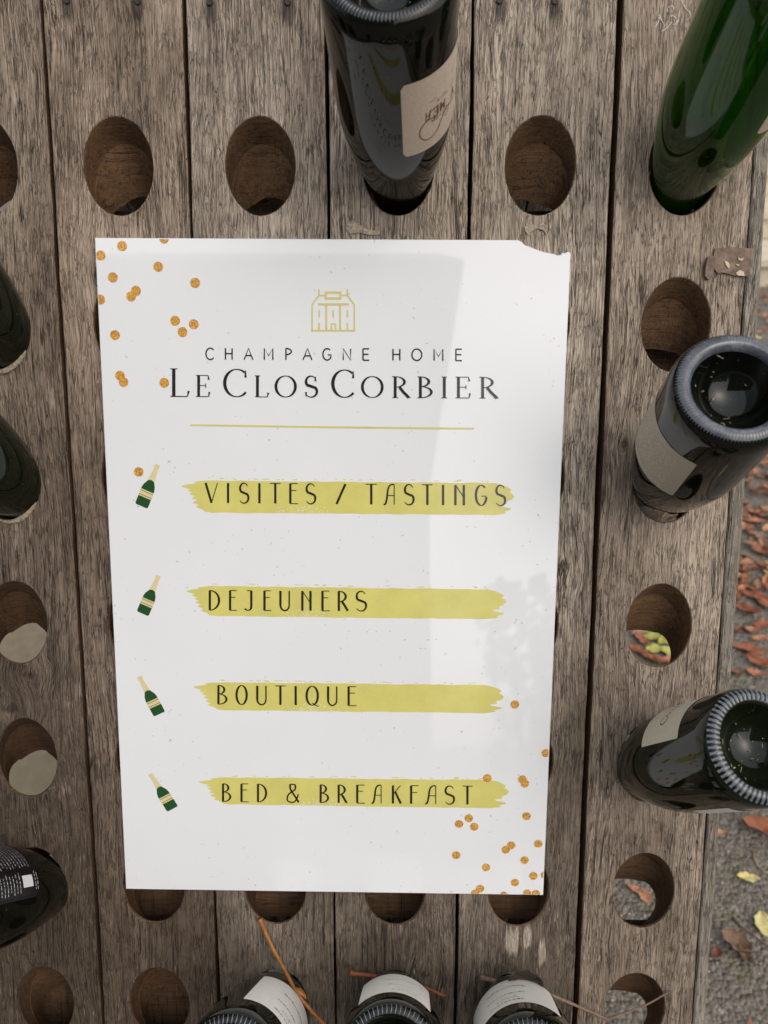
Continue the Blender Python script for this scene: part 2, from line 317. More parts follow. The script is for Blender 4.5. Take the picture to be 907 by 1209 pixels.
# ---------------------------------------------------------------- object helpers
class MB:
    def __init__(s): s.v = []; s.f = []; s.m = []; s.t = []
    def add(s, vs, fs, mi=0, tint=None):
        o = len(s.v); s.v += [tuple(x) for x in vs]
        s.f += [tuple(i+o for i in f) for f in fs]; s.m += [mi]*len(fs)
        if tint is not None: s.t += [tint]*len(vs)
        return o
    def box(s, a, b, mi=0):
        (x0, y0, z0), (x1, y1, z1) = a, b
        s.add([(x0,y0,z0),(x1,y0,z0),(x1,y1,z0),(x0,y1,z0),(x0,y0,z1),(x1,y0,z1),(x1,y1,z1),(x0,y1,z1)],
              [(3,2,1,0),(4,5,6,7),(0,1,5,4),(1,2,6,5),(2,3,7,6),(3,0,4,7)], mi)
    def tube(s, pts, rad, n=8, mi=0, wob=0.0):
        pts = [Vector(p) for p in pts]; rings = []
        for i, p in enumerate(pts):
            d = (pts[min(i+1, len(pts)-1)]-pts[max(i-1, 0)]).normalized()
            a = d.orthogonal().normalized() if i == 0 else (pa - d*pa.dot(d)).normalized()
            pa = a; c = d.cross(a); r = rad[i] if isinstance(rad, (list, tuple)) else rad
            rings.append([p + (a*math.cos(k*math.tau/n)+c*math.sin(k*math.tau/n))*r*(1+wob*rnd.uniform(-1, 1)) for k in range(n)])
        vs = [q for r_ in rings for q in r_]; fs = []
        for i in range(len(pts)-1):
            for k in range(n):
                k2 = (k+1) % n; fs.append((i*n+k, i*n+k2, (i+1)*n+k2, (i+1)*n+k))
        fs.append(tuple(reversed(range(n)))); fs.append(tuple((len(pts)-1)*n+k for k in range(n)))
        s.add(vs, fs, mi)
    def lathe(s, prof, n=64, mi=0, caps=True):
        vs = []; fs = []; k = 0
        for (r, z) in prof:
            for i in range(n): vs.append((r*math.cos(i*math.tau/n), r*math.sin(i*math.tau/n), z))
        for j in range(len(prof)-1):
            for i in range(n):
                i2 = (i+1) % n; fs.append((j*n+i, j*n+i2, (j+1)*n+i2, (j+1)*n+i))
        if caps:
            fs.append(tuple(reversed(range(n)))); L = (len(prof)-1)*n; fs.append(tuple(L+i for i in range(n)))
        s.add(vs, fs, mi)
    def mesh(s, name, mats, smooth=False):
        me = bpy.data.meshes.new(name); me.from_pydata(s.v, [], s.f); me.validate()
        for mm in (mats if isinstance(mats, (list, tuple)) else [mats]): me.materials.append(M[mm])
        if len(me.polygons) == len(s.m): me.polygons.foreach_set('material_index', s.m)
        if smooth: me.polygons.foreach_set('use_smooth', [True]*len(me.polygons))
        if s.t and len(s.t) == len(me.vertices):
            a = me.attributes.new('tint', 'FLOAT', 'POINT'); a.data.foreach_set('value', s.t)
        me.update(); return me
    def obj(s, name, mats, parent=None, smooth=False):
        return link(name, s.mesh(name, mats, smooth), parent)
def link(name, me, parent=None):
    o = bpy.data.objects.new(name, me); COL.objects.link(o)
    if parent is not None: o.parent = parent
    return o
def tag(o, label=None, cat=None, group=None, kind=None):
    if label: o['label'] = label
    if cat: o['category'] = cat
    if group: o['group'] = group
    if kind: o['kind'] = kind
    return o
def empty(name, mw, label, cat, group=None):
    o = bpy.data.objects.new(name, None); COL.objects.link(o); o.matrix_world = mw; o.empty_display_size = 0.05
    return tag(o, label, cat, group)

# ================================================================ GROUND
g = MB()
nx = 60
def gz(x, y): return 0.006*noise.noise(Vector((x*2.3, y*2.3, 0.3)))+0.003*noise.noise(Vector((x*9, y*9, 1.3)))
xs = [-60, -25, -10, -4] + [-1.5+i*0.1 for i in range(46)] + [5, 10, 25, 60]
ys = [-60, -25, -12, -6, -2] + [-1.0+i*0.1 for i in range(56)] + [7, 10, 25, 60]
vv = [(x, y, gz(x, y) if (-1.6 < x < 3.2 and -1.1 < y < 4.8) else 0.0) for y in ys for x in xs]
L = len(xs)
g.add(vv, [(j*L+i, j*L+i+1, (j+1)*L+i+1, (j+1)*L+i) for j in range(len(ys)-1) for i in range(L-1)])
tag(g.obj('ground', 'asphalt', smooth=True), kind='structure')

# ================================================================ RACK
ROWS = [0.3210, 0.1920, 0.0595, -0.0750, -0.2072, -0.3385, -0.4660, -0.594, -0.722, -0.850]
COLS = [-0.3320, -0.2180, -0.1003, 0.0166, 0.1346, 0.2537]
GAPS = [-0.3905, -0.2748, -0.1588, -0.0428, 0.0760, 0.1945, 0.3099]
GW = [0.002, 0.0032, 0.0030, 0.0026, 0.0032, 0.0052, 0.0010]
VTOP = 0.492
TH = 0.045
# bottle spots: (col,row) -> outward axis in board frame
BOT = {'B1': (3, 0, (-0.045, 0.395, 0.918)), 'B4': (5, 0, (0.03, 0.465, 0.885)), 'B2': (5, 2, (-0.070, 0.465, 0.885)), 'B3': (5, 4, (0.180, 0.527, 0.83)),
       'L1': (0, 1, (-0.20, 0.56, 0.80)), 'L2': (0, 2, (-0.22, 0.545, 0.80)), 'L3': (0, 5, (-0.21, 0.455, 0.866)),
       'D1': (2, 6, (-0.085, 0.450, 0.889)), 'D2': (3, 6, (-0.025, 0.493, 0.87)), 'D3': (4, 6, (-0.068, 0.450, 0.89))}
OCC = {(c, r): Vector(a).normalized() for c, r, a in BOT.values()}
def wob(u0, v, k): return 0.0011*noise.noise(Vector((u0*31+k*7, v*9, 0.7)))+0.0005*noise.noise(Vector((u0*31+k*3, v*45, 2.1)))
def plank_mesh(ci, holes=True, seed=0):
    mb = MB(); ul = GAPS[ci]+GW[ci]/2; ur = GAPS[ci+1]-GW[ci+1]/2; n = 14
    BV = 0.0009
    def eL(v): return ul+wob(ul, v, seed)
    def eR(v): return ur+wob(ur, v, seed+5)
    cuts = [VTOP]+[(ROWS[i]+ROWS[i+1])/2 for i in range(len(ROWS)-1)]
    cuts = [VTOP, ROWS[0]+0.065]+cuts[1:]+[ROWS[-1]-0.065, VB]
    def warp(u, v):   # the boards are slightly cupped and uneven
        return 0.0006*noise.noise(Vector((u*14+seed, v*5, 3.3)))
    rng = random.Random(seed*11+ci)
    for k in range(len(cuts)-1):
        v1, v0 = cuts[k], cuts[k+1]
        ri = k-1
        per = []
        for i in range(n): v = v0; f = i/n; per.append((eL(v)+(eR(v)-eL(v))*f, v))
        for i in range(n): v = v0+(v1-v0)*i/n; per.append((eR(v), v))
        for i in range(n): f = 1-i/n; v = v1; per.append((eL(v)+(eR(v)-eL(v))*f, v))
        for i in range(n): v = v1+(v0-v1)*i/n; per.append((eL(v), v))
        NN = len(per)
        edge = [(-1 if i == 0 or i > 3*n else (1 if n <= i <= 2*n else 0)) for i in range(NN)]
        edge[3*n] = -1
        ins = [(p[0]-edge[i]*BV, p[1]) for i, p in enumerate(per)]
        P3 = []
        if 0 <= ri < len(ROWS) and holes:
            cu = COLS[ci]+rng.uniform(-.001, .001); cv = ROWS[ri]
            ax = OCC.get((ci, ri)) if seed == 0 else None
            a, b = 0.0294, 0.0392
            if ci == 0: a = 0.0278
            angs = [math.atan2((p[1]-cv)/b, (p[0]-cu)/a) for p in per]
            jit = [1+0.014*noise.noise(Vector((math.cos(t_)*1.6+ci*3, math.sin(t_)*1.6+ri*5, seed)))+0.010*noise.noise(Vector((math.cos(t_)*6+ci*3, math.sin(t_)*6+ri*5, seed+4.0))) for t_ in angs]
            def ring(du, dv, ra, rb, z, j=1.0):
                return [(cu+du+ra*math.cos(t_)*(1+(q-1)*j), cv+dv+rb*math.sin(t_)*(1+(q-1)*j), z) for t_, q in zip(angs, jit)]
            rings = [[(p[0], p[1], -BV) for p in per], [(p[0], p[1], warp(*p)) for p in ins]]
            base0 = ring(0, 0, a, b, 0)
            for f in (0.35, 0.7, 0.9):
                rings.append([(p[0]+(q[0]-p[0])*f, p[1]+(q[1]-p[1])*f, warp(p[0], p[1])) for p, q in zip(ins, base0)])
            nfront = len(rings)
            rings.append(ring(0, 0, a*1.03, b*1.025, 0.0))
            rings.append(ring(0, 0, a*1.01, b*1.008, -0.0007)); rings.append(ring(0, -0.0003, a*0.985, b*0.985, -0.0022))
            if ax is None:
                for (z, top, bot, ra) in ((-0.008, -0.005, -0.007, 0.985), (-0.015, -0.010, -0.013, 0.975), (-0.0215, -0.0150, -0.019, 0.965),
                                          (-0.0222, -0.0162, -0.0195, 0.945), (-0.031, -0.032, -0.027, 0.93), (-0.039, -0.0455, -0.031, 0.91), (-TH, -0.055, -0.034, 0.89)):
                    t0 = b+top; b0 = -b+bot
                    deep = max(0.0, (-z-0.022)/(TH-0.022)); sg = (0.0055 if ci < 3 else -0.0045)*deep
                    ra2 = ra+0.10*deep
                    rings.append([(x_+(0.34*z if ci == 0 and ri in (3, 4) else 0.0), y_+sg*(x_-cu)/a*(1 if y_ > cv-0.5*b else 0.3)+0.0022*deep*math.sin((x_-cu)/a*3.0+ci), z_) for x_, y_, z_ in ring(0, (t0+b0)/2, a*ra2, (t0-b0)/2, z, 0.6)])
            else:
                for z, ra in ((-0.012, 0.97), (-0.03, 0.93), (-TH, 0.92)):
                    rings.append(ring(ax.x/ax.z*z, ax.y/ax.z*z, a*ra, b*ra, z))
            back = [[(p[0]+(q[0]-p[0])*f, p[1]+(q[1]-p[1])*f, -TH) for p, q in zip(per, rings[-1])] for f in (0.6, 0.0)]
            rings += back
            vs = [q for r_ in rings for q in r_]; fs = []; mi = []
            for j in range(len(rings)-1):
                for i in range(NN):
                    i2 = (i+1) % NN
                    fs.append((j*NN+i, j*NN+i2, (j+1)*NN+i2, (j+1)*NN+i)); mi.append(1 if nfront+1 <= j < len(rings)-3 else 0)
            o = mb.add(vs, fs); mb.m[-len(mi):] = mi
            last = len(rings)-1
        else:
            rings = [[(p[0], p[1], -BV) for p in per], [(p[0], p[1], warp(*p)) for p in ins]]
            vs = [q for r_ in rings for q in r_]+[(p[0], p[1], -TH) for p in per]
            fs = [(i, (i+1) % NN, NN+(i+1) % NN, NN+i) for i in range(NN)]
            # strips across the front and back
            for j in range(n):
                def idx(side, q): return (NN + (q if side == 'b' else (3*n-q))) if side in 'bt' else 0
            Lc = [NN+0]+[NN+(NN-q) for q in range(1, n)]+[NN+3*n]
            Rc = [NN+n+q for q in range(n)]+[NN+2*n]
            fs.append(tuple(NN+i for i in range(NN)))
            fs.append(tuple(2*NN+i for i in reversed(range(NN))))
            o = mb.add(vs, fs); last = 2
        # side walls (left and right), and the ends
        oF = o; oB = o+last*NN
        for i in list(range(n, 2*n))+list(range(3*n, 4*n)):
            i2 = (i+1) % NN; mb.f.append((oF+i2, oF+i, oB+i, oB+i2)); mb.m.append(1)  # walls take the dark bore colour, painting in the shade of the gaps
        if k == 0:
            for i in range(2*n, 3*n): mb.f.append((oF+i+1, oF+i, oB+i, oB+i+1)); mb.m.append(0)
        if k == len(cuts)-2:
            for i in range(0, n): mb.f.append((oF+i+1, oF+i, oB+i, oB+i+1)); mb.m.append(0)
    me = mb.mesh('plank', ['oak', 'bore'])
    return me
rack = empty('riddling_rack', BM, 'weathered oak riddling rack of upright planks bored with oval bottle holes', 'wine rack')
for ci in range(6):
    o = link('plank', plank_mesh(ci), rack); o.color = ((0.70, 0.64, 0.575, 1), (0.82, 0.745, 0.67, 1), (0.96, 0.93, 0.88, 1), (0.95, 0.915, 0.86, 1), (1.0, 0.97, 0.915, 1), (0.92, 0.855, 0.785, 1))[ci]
    for p in o.data.polygons: p.use_smooth = p.material_index == 1
    o.data.set_sharp_from_angle(angle=R_(17))
# narrow edge strips closing the leaf
def strip(ul, ur, seed):
    mb = MB(); n = 70; vs = []; 
    for i in range(n+1):
        v = VB+(VTOP-VB)*i/n; a = ul+wob(ul, v, seed)*0.8; b = ur+wob(ur, v, seed+2)
        zf = -0.0006
        vs += [(a, v, -TH), (a, v, zf-0.0012), (a+0.0012, v, zf), (b-0.0022, v, zf), (b, v, zf-0.0022), (b, v, -TH)]
    fs = [(i*6+k, i*6+k+1, (i+1)*6+k+1, (i+1)*6+k) for i in range(n) for k in range(5)]
    fs += [(i*6+5, i*6, (i+1)*6, (i+1)*6+5) for i in range(n)]
    fs = [tuple(reversed(f)) for f in fs]
    fs += [tuple(range(6)), tuple(reversed([n*6+k for k in range(6)]))]
    mb.add(vs, fs); return mb
strip(0.3107+0.0006, 0.3236, 3).obj('edge_strip', 'strip', rack)
strip(-0.4045, -0.3905-0.0006, 9).obj('edge_strip', 'strip', rack)
# rails behind the boards, and one added panel that blocks light
def rail(u0, u1, v0, v1, z0=-TH-0.0005, dz=0.032):
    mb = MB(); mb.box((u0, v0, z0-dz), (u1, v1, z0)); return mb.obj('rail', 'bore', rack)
rail(-0.40, 0.32, 0.405, 0.475)
rail(-0.272, 0.192, -0.435, -0.350)
rail(-0.388, -0.162, -0.66, -0.450, -TH-0.02)
rail(-0.40, 0.32, -0.96, -0.89)
rail(-0.40, 0.32, 0.06, 0.30, -TH-0.022)  # added panel rather than a rail, keeps the upper hole exits dark
# rear leaf, hinged at the top and standing behind
REAR = Matrix.Translation((0, math.sin(ALPHA)*(2*VTOP-VB)+0.07, 0)) @ Matrix(((-1, 0, 0), (0, -math.sin(ALPHA), math.cos(ALPHA)), (0, math.cos(ALPHA), math.sin(ALPHA)))).transposed().to_4x4()
RM = BM.inverted() @ REAR @ Matrix.Translation((0, -VB, -0.0))
for ci in range(6):
    o = link('rear_plank', plank_mesh(ci, True, 20), rack); o.matrix_local = RM
# nails with iron stains along the top rail
for (px, py) in ((80, -2), (163, -1), (248, 0), (340, 0), (420, -3), (590, -2), (655, -1)):
    u, v = on_board(px, py+5); v += 0.001
    mb = MB(); mb.lathe([(0.0001, 0.0006), (0.0022, 0.0008), (0.0026, 0.0)], 10, 0, caps=False); o = mb.obj('nail', 'nail', rack); o.location = (u, v, 0.0009)
# pale worn rims where the two upper left bottles rub
for ri in (1, 2):
    mb = MB(); pts = []
    for i in range(17):
        a_ = R_(-115+110*i/16); pts.append((COLS[0]+0.0282*math.cos(a_), ROWS[ri]+0.0392*math.sin(a_)-0.0012, 0.0006+0.0006*noise.noise(Vector((i*.9, ri, 0)))))
    mb.tube(pts, [0.0006+0.0022*math.sin(math.pi*min(max(i/16, .03), .97))*(1+.3*noise.noise(Vector((i*1.7, ri, 5)))) for i in range(17)], 7); mb.obj('worn_rim', 'splinter', rack, True)
# rusty latch plate on the right-hand board
def poly_prism(pts, z0, z1, mb=None, mi=0):
    mb = mb or MB(); n = len(pts)
    mb.add([(x, y, z0) for x, y in pts]+[(x, y, z1) for x, y in pts],
           [tuple(range(n, 2*n)), tuple(reversed(range(n)))]+[(i, (i+1) % n, n+(i+1) % n, n+i) for i in range(n)], mi)
    return mb
def pxpoly(pts, z=0.0):
    q = [on_board(x, y, z) for x, y in pts]
    ar = sum(q[i][0]*q[(i+1) % len(q)][1]-q[(i+1) % len(q)][0]*q[i][1] for i in range(len(q)))
    return q if ar > 0 else q[::-1]
pl = poly_prism(pxpoly([(843, 294), (865, 292.5), (886, 294), (885.5, 311), (883, 327), (866, 326), (852, 322), (846, 323), (842, 318), (841.5, 302)]), 0.0006, 0.0026).obj('latch_plate', 'rust', rack)
poly_prism(pxpoly([(834, 304), (838, 302), (842, 304), (841, 318), (839, 329), (835, 331), (831, 327), (831.5, 316)]), 0.0006, 0.0036).obj('latch_tab', 'rust', pl)
for q in ([(855, 308), (859, 309), (862, 314), (860, 317), (857, 313)], [(871, 303), (874, 306), (878, 304), (876, 308), (872, 307)], [(869, 322), (873, 319), (878, 321), (879, 326), (870, 325)], [(868, 312), (873, 312.5), (871, 314.5)]):
    poly_prism(pxpoly(q, 0.0026), 0.0027, 0.0033).obj('pale_flake', 'chip', pl)
# torn splinter flakes on the boards near the sign's upper edge
for q in ([(410, 263), (418, 261), (428, 268), (437, 272), (447, 273), (450, 277), (438, 278), (425, 275), (414, 276), (409, 271)],
          [(619, 268), (626, 264), (632, 266), (641, 264), (647, 268), (645, 278), (641, 272), (634, 270), (627, 274), (624, 278), (620, 273)]):
    poly_prism(pxpoly(q), 0.0004, 0.0013).obj('splinter', 'splinter', rack)

# ================================================================ STROKE LETTERING
def arc(cx, cy, rx, ry, a0, a1, n=18):
    return [(cx+rx*math.cos(R_(a0+(a1-a0)*i/n)), cy+ry*math.sin(R_(a0+(a1-a0)*i/n))) for i in range(n+1)]
def smooth(pts, it=3):
    for _ in range(it):
        q = [pts[0]]
        for a, b in zip(pts[:-1], pts[1:]):
            q += [(a[0]*.75+b[0]*.25, a[1]*.75+b[1]*.25), (a[0]*.25+b[0]*.75, a[1]*.25+b[1]*.75)]
        pts = q+[pts[-1]]
    return pts
S_PATH = arc(.5, .745, .40, .255, 25, 222)+arc(.5, .265, .46, .265, 42, -150)
G_ = {  # strokes: (points, weight)  T thick, t thin, a = thick on verticals, s = thick in the spine
 'V': [([(0, 1), (.5, 0)], 'T'), ([(.5, 0), (1, 1)], 't')], 'I': [([(.5, 0), (.5, 1)], 'T')],
 'S': [(S_PATH, 's')], 'T': [([(0, 1), (1, 1)], 't'), ([(.5, 0), (.5, 1)], 'T')],
 'E': [([(.1, 0), (.1, 1)], 'T'), ([(.1, 1), (.95, 1)], 't'), ([(.1, .66), (.8, .66)], 't'), ([(.1, 0), (1, 0)], 't')],
 'F': [([(.1, 0), (.1, 1)], 'T'), ([(.1, 1), (1, 1)], 't'), ([(.1, .62), (.85, .62)], 't')],
 'A': [(smooth([(0, 0), (.18, .02), (.3, .3), (.38, .8), (.6, 1), (.93, 1)]), 'm'), ([(.93, 1), (.93, 0)], 't'), ([(.32, .45), (.93, .45)], 't')],
 'N': [([(.1, 0), (.1, 1)], 'T'), ([(.9, 0), (.9, 1)], 'T'), ([(.1, 1), (.9, .38)], 't')],
 'G': [(arc(.52, .5, .48, .5, 48, 350, 26), 'a'), ([(.55, .46), (1, .46)], 't')],
 'D': [([(.1, 0), (.1, 1)], 'T'), (arc(.1, .5, .85, .5, 90, -90, 24), 'a')],
 'J': [([(.72, 1), (.72, .25)]+arc(.36, .2, .36, .2, 0, -150, 10), 'a'), ([(.25, 1), (.72, 1)], 't')],
 'U': [([(.1, 1), (.1, .3)], 'T'), ([(.1, .3)]+arc(.5, .28, .4, .28, 180, 360, 14)+[(.9, 1)], 'm')],
 'R': [([(.1, 0), (.1, 1)], 'T'), (arc(.1, .73, .65, .27, 90, -90, 16), 'a'), ([(.4, .47), (.62, .3), (.95, 0)], 'T')],
 'B': [([(.1, 0), (.1, 1)], 'T'), (arc(.1, .77, .6, .23, 90, -90, 16), 'a'), (arc(.1, .27, .82, .27, 90, -90, 18), 'a')],
 'O': [(arc(.5, .5, .46, .5, 0, 360, 36), 'a')],
 'Q': [(arc(.5, .5, .46, .5, 0, 360, 36), 'a'), ([(.5, .12), (.75, .0), (1.05, -.06)], 't')],
 'K': [([(.1, 0), (.1, 1)], 'T'), ([(.1, .5), (.9, 1)], 't'), ([(.34, .64), (.95, 0)], 'T')],
 '/': [([(0, 0), (1, 1)], 'T')],
 '&': [(smooth([(1, 0), (.6, .42), (.28, .72), (.25, 1), (.5, 1), (.72, .98), (.72, .72), (.45, .6), (.08, .42), (0, .1), (.3, 0), (.62, 0), (.85, .2), (.95, .46)], 3), 'm')],
 'C': [(arc(.56, .5, .52, .5, 42, 318, 28), 'a')],
 'H': [([(.08, 0), (.08, 1)], 'T'), ([(.92, 0), (.92, 1)], 'T'), ([(.08, .52), (.92, .52)], 't')],
 'M': [([(.06, 0), (.06, 1)], 't'), ([(.06, 1), (.5, .3)], 'T'), ([(.5, .3), (.94, 1)], 't'), ([(.94, 0), (.94, 1)], 'T')],
 'P': [([(.1, 0), (.1, 1)], 'T'), (arc(.1, .73, .8, .27, 90, -90, 16), 'a')],
 'L': [([(.1, 0), (.1, 1)], 'T'), ([(.1, 0), (1, 0)], 't')],
 'Y': [([(0, 1), (.5, .45)], 'T'), ([(1, 1), (.5, .45)], 't'), ([(.5, 0), (.5, .45)], 'T')],
 'a': [(arc(.5, .3, .42, .3, 0, 360, 14), 'a'), ([(.92, .6), (.92, 0)], 't')],
 '1': [([(.2, .75), (.55, 1), (.55, 0)], 't')], '8': [(arc(.5, .75, .32, .25, 0, 360, 14), 't'), (arc(.5, .26, .42, .26, 0, 360, 14), 't')],
}
G_SANS = dict(G_)
G_SANS['A'] = [([(0, 0), (.5, 1), (1, 0)], 't'), ([(.2, .36), (.8, .36)], 't')]
G_SANS['G'] = [(arc(.52, .5, .48, .5, 48, 330, 26)+[(.96, .45), (.6, .45)], 't')]
G_SANS['N'] = [([(.08, 0), (.08, 1), (.92, 0), (.92, 1)], 't')]
G_SANS['M'] = [([(.06, 0), (.06, 1), (.5, .35), (.94, 1), (.94, 0)], 't')]
G_SANS['E'] = [([(.1, 0), (.1, 1)], 't'), ([(.1, 1), (.98, 1)], 't'), ([(.1, .52), (.9, .52)], 't'), ([(.1, 0), (1, 0)], 't')]
G_SERIF = dict(G_)
def srf(x, y, h=.14): return ([(x-h, y), (x+h, y)], 't')
G_SERIF['L'] = [([(.2, 0), (.2, 1)], 'T'), srf(.2, 1, .2), ([(.02, 0), (.94, 0)], 't'), ([(.94, 0), (1.0, .2)], 'w')]
G_SERIF['E'] = [([(.2, 0), (.2, 1)], 'T'), ([(.0, 1), (.9, 1)], 't'), ([(.9, 1), (.95, .8)], 'w'), ([(.2, .52), (.72, .52)], 't'), ([(.72, .62), (.72, .42)], 't'), ([(.0, 0), (.94, 0)], 't'), ([(.94, 0), (1.0, .22)], 'w')]
G_SERIF['C'] = [(arc(.55, .5, .53, .5, 50, 318, 30), 'a'), ([(.93, .96), (.93, .70)], 'w')]
G_SERIF['S'] = [(S_PATH, 's'), ([(.84, .98), (.84, .76)], 'w'), ([(.1, .02), (.1, .24)], 'w')]
G_SERIF['R'] = [([(.18, 0), (.18, 1)], 'T'), ([(0, 1), (.2, 1)], 't'), srf(.18, 0, .16), (arc(.2, .75, .5, .25, 90, -90, 16), 'a'), ([(.42, .5), (.62, .28), (.95, 0)], 'T'), ([(.82, 0), (1.04, 0)], 't')]
G_SERIF['B'] = [([(.2, 0), (.2, 1)], 'T'), ([(0, 1), (.25, 1)], 't'), ([(0, 0), (.25, 0)], 't'), (arc(.22, .77, .55, .23, 90, -90, 16), 'a'), (arc(.22, .27, .72, .27, 90, -90, 18), 'a')]
G_SERIF['I'] = [([(.5, 0), (.5, 1)], 'T'), srf(.5, 1, .5), srf(.5, 0, .5)]
class Ink:
    """collects flat ribbons in 2D and lays them on a surface through a map function"""
    def __init__(s, fn): s.fn = fn; s.mb = MB(); s.k = 0
    def ribbon(s, pts, wd, closed=False, mi=0):
        n = len(pts); vs = []
        for i, (x, y) in enumerate(pts):
            a = pts[max(i-1, 0)]; b = pts[min(i+1, n-1)]
            if closed and i in (0, n-1): a = pts[n-2]; b = pts[1]
            dx, dy = b[0]-a[0], b[1]-a[1]; l = math.hypot(dx, dy) or 1e-9
            w_ = (wd[i] if isinstance(wd, list) else wd)/2
            vs += [(x-dy/l*w_, y+dx/l*w_), (x+dy/l*w_, y-dx/l*w_)]
        s.flat(vs, [(2*i, 2*i+1, 2*i+3, 2*i+2) for i in range(n-1)], mi)
    def flat(s, vs, fs, mi=0):
        s.k += 1
        s.mb.add([s.fn(x, y, s.k*0.000004) for x, y in vs], fs, mi)
    def poly(s, pts, mi=0):
        ar = sum(pts[i][0]*pts[(i+1) % len(pts)][1]-pts[(i+1) % len(pts)][0]*pts[i][1] for i in range(len(pts)))
        s.flat(pts if ar > 0 else pts[::-1], [tuple(range(len(pts)))], mi)
    def glyph(s, ch, tr, h, T, t, font):
        """tr maps unit box to 2D; h letter height; T and t stroke weights as a share of h"""
        for pts, wt in font.get(ch, []):
            q = [tr(x, y) for x, y in pts]
            if wt in 'Tt' or len(q) == 2:
                if len(q) == 2: q = [q[0], ((q[0][0]+q[1][0])/2, (q[0][1]+q[1][1])/2), q[1]]
                if wt == 'w': wd = [t*h, t*h*1.6, t*h*2.6]
                else: wd = (T if wt == 'T' else t)*h
            else:
                wd = []
                for i in range(len(q)):
                    a = q[max(i-1, 0)]; b = q[min(i+1, len(q)-1)]; l = math.hypot(b[0]-a[0], b[1]-a[1]) or 1
                    vert = abs(b[1]-a[1])/l; f = i/(len(q)-1)
                    if wt == 'a': k = vert**1.6
                    elif wt == 's': k = max(0, math.sin(math.pi*f))**2.0
                    else: k = 0.35+0.5*vert*(1-f)
                    wd.append((t+(T-t)*k)*h)
            s.ribbon(q, wd, closed=(len(q) > 4 and math.hypot(q[0][0]-q[-1][0], q[0][1]-q[-1][1]) < 1e-7))

# ================================================================ SIGN
SW, SH, ST = 0.40, 0.60, 0.005
SROT = -0.00573
SMAT = BM @ Matrix.Translation((-0.04094, -0.03849, 0.0012)) @ Matrix.Rotation(SROT, 4, 'Z')
sign = empty('sign_board', SMAT, 'white glossy welcome sign with gold dots and yellow bands mounted on the rack', 'sign')
SINV = SMAT.inverted()
def S(px, py):
    """a point measured in the photograph, as sign coordinates"""
    q = on_board(px, py, 0.0012+ST); p = SINV @ bw(q[0], q[1], 0.0012+ST); return (p.x, p.y)
outl = [(-SW/2, -SH/2), (SW/2, -SH/2)]
outl += [(SW/2, S(674, 298)[1])]
outl += [S(*p) for p in ((670, 297.3), (667, 299), (664.5, 298), (662, 300.8), (658, 301.5), (655, 300), (650, 299), (644, 298), (638, 296), (631, 293.5), (625, 291), (620, 289.5), (616, 285.5))]
outl += [(S(612, 283)[0], SH/2), (-SW/2, SH/2)]
mb = MB(); n = len(outl)
def inset(pts, d):
    r = []; m = len(pts)
    for i in range(m):
        a, b, c = Vector(pts[i-1]), Vector(pts[i]), Vector(pts[(i+1) % m])
        e1 = (b-a).normalized(); e2 = (c-b).normalized(); nn = Vector((-e1.y-e2.y, e1.x+e2.x)); nn = nn/max(nn.length, 1e-6)
        r.append((b.x+nn.x*d*1.2, b.y+nn.y*d*1.2))
    return r
ins = inset(outl, 0.0006)
mb.add([(x, y, 0) for x, y in outl]+[(x, y, ST-0.0006) for x, y in outl]+[(x, y, ST) for x, y in ins],
       [tuple(reversed(range(n)))]+[(i, (i+1) % n, n+(i+1) % n, n+i) for i in range(n)]+[(n+i, n+(i+1) % n, 2*n+(i+1) % n, 2*n+i) for i in range(n)]+[tuple(2*n+i for i in range(n))])
mb.obj('panel', 'sign', sign)
def flatmap(z): return lambda x, y, k: (x, y, ST+z+k)
def text_line(name, letters, y0l, y1l, y0r, y1r, T, t, font, matn, z=0.0003, xr=None):
    """letters: (char, x0, x1[, top offset]) in photo pixels; caps run between the two baselines"""
    ink = Ink(flatmap(z)); xa, xb = letters[0][1], letters[-1][2]
    for L_ in letters:
        ch, x0, x1 = L_[:3]; dt = L_[3] if len(L_) > 3 else 0
        def tr(x, y):
            X = x0+(x1-x0)*x; f = (X-xa)/(xb-xa); yb = y1l+(y1r-y1l)*f; yt = y0l+(y0r-y0l)*f+dt
            return S(X, yb+(yt-yb)*y)
        a = tr(.5, 0); b = tr(.5, 1); ink.glyph(ch, tr, abs(b[1]-a[1])*(1 if not dt else 1.1), T, t, font)
    return ink.mb.obj(name, matn, sign)
tag(text_line('lettering', [('C', 243, 253), ('H', 265.7, 275), ('A', 288.5, 298.8), ('M', 311.6, 323), ('P', 337, 345), ('A', 358, 368.5), ('G', 381, 391.5), ('N', 404.6, 415), ('E', 428, 436), ('H', 463.4, 473), ('O', 486, 498.6), ('M', 512, 523.6), ('E', 537.6, 545.5)],
          411, 424.5, 412.3, 425.8, 0.12, 0.12, G_SANS, 'ink'), 'thin black lettering CHAMPAGNE HOME')
tag(text_line('lettering', [('L', 201, 223), ('E', 231.6, 247.5, 7.5), ('C', 265, 292), ('L', 301, 317, 7.5), ('O', 325, 350, 7.5), ('S', 360, 375, 7.5), ('C', 392.6, 419), ('O', 427, 452.5, 7.5), ('R', 463, 484, 7.5), ('B', 493, 510.5, 7.5), ('I', 521.5, 528, 7.5), ('E', 538, 555, 7.5), ('R', 566, 588, 7.5)],
          435.5, 468, 438, 470, .125, .035, G_SERIF, 'ink'), 'black serif lettering LE CLOS CORBIER')
ink = Ink(flatmap(0.0003)); ink.poly([S(225, 500.8), S(400, 503.3), S(560, 505), S(560, 507), S(400, 505.5), S(225, 502.8)]); ink.mb.obj('yellow_rule', 'yellow', sign)
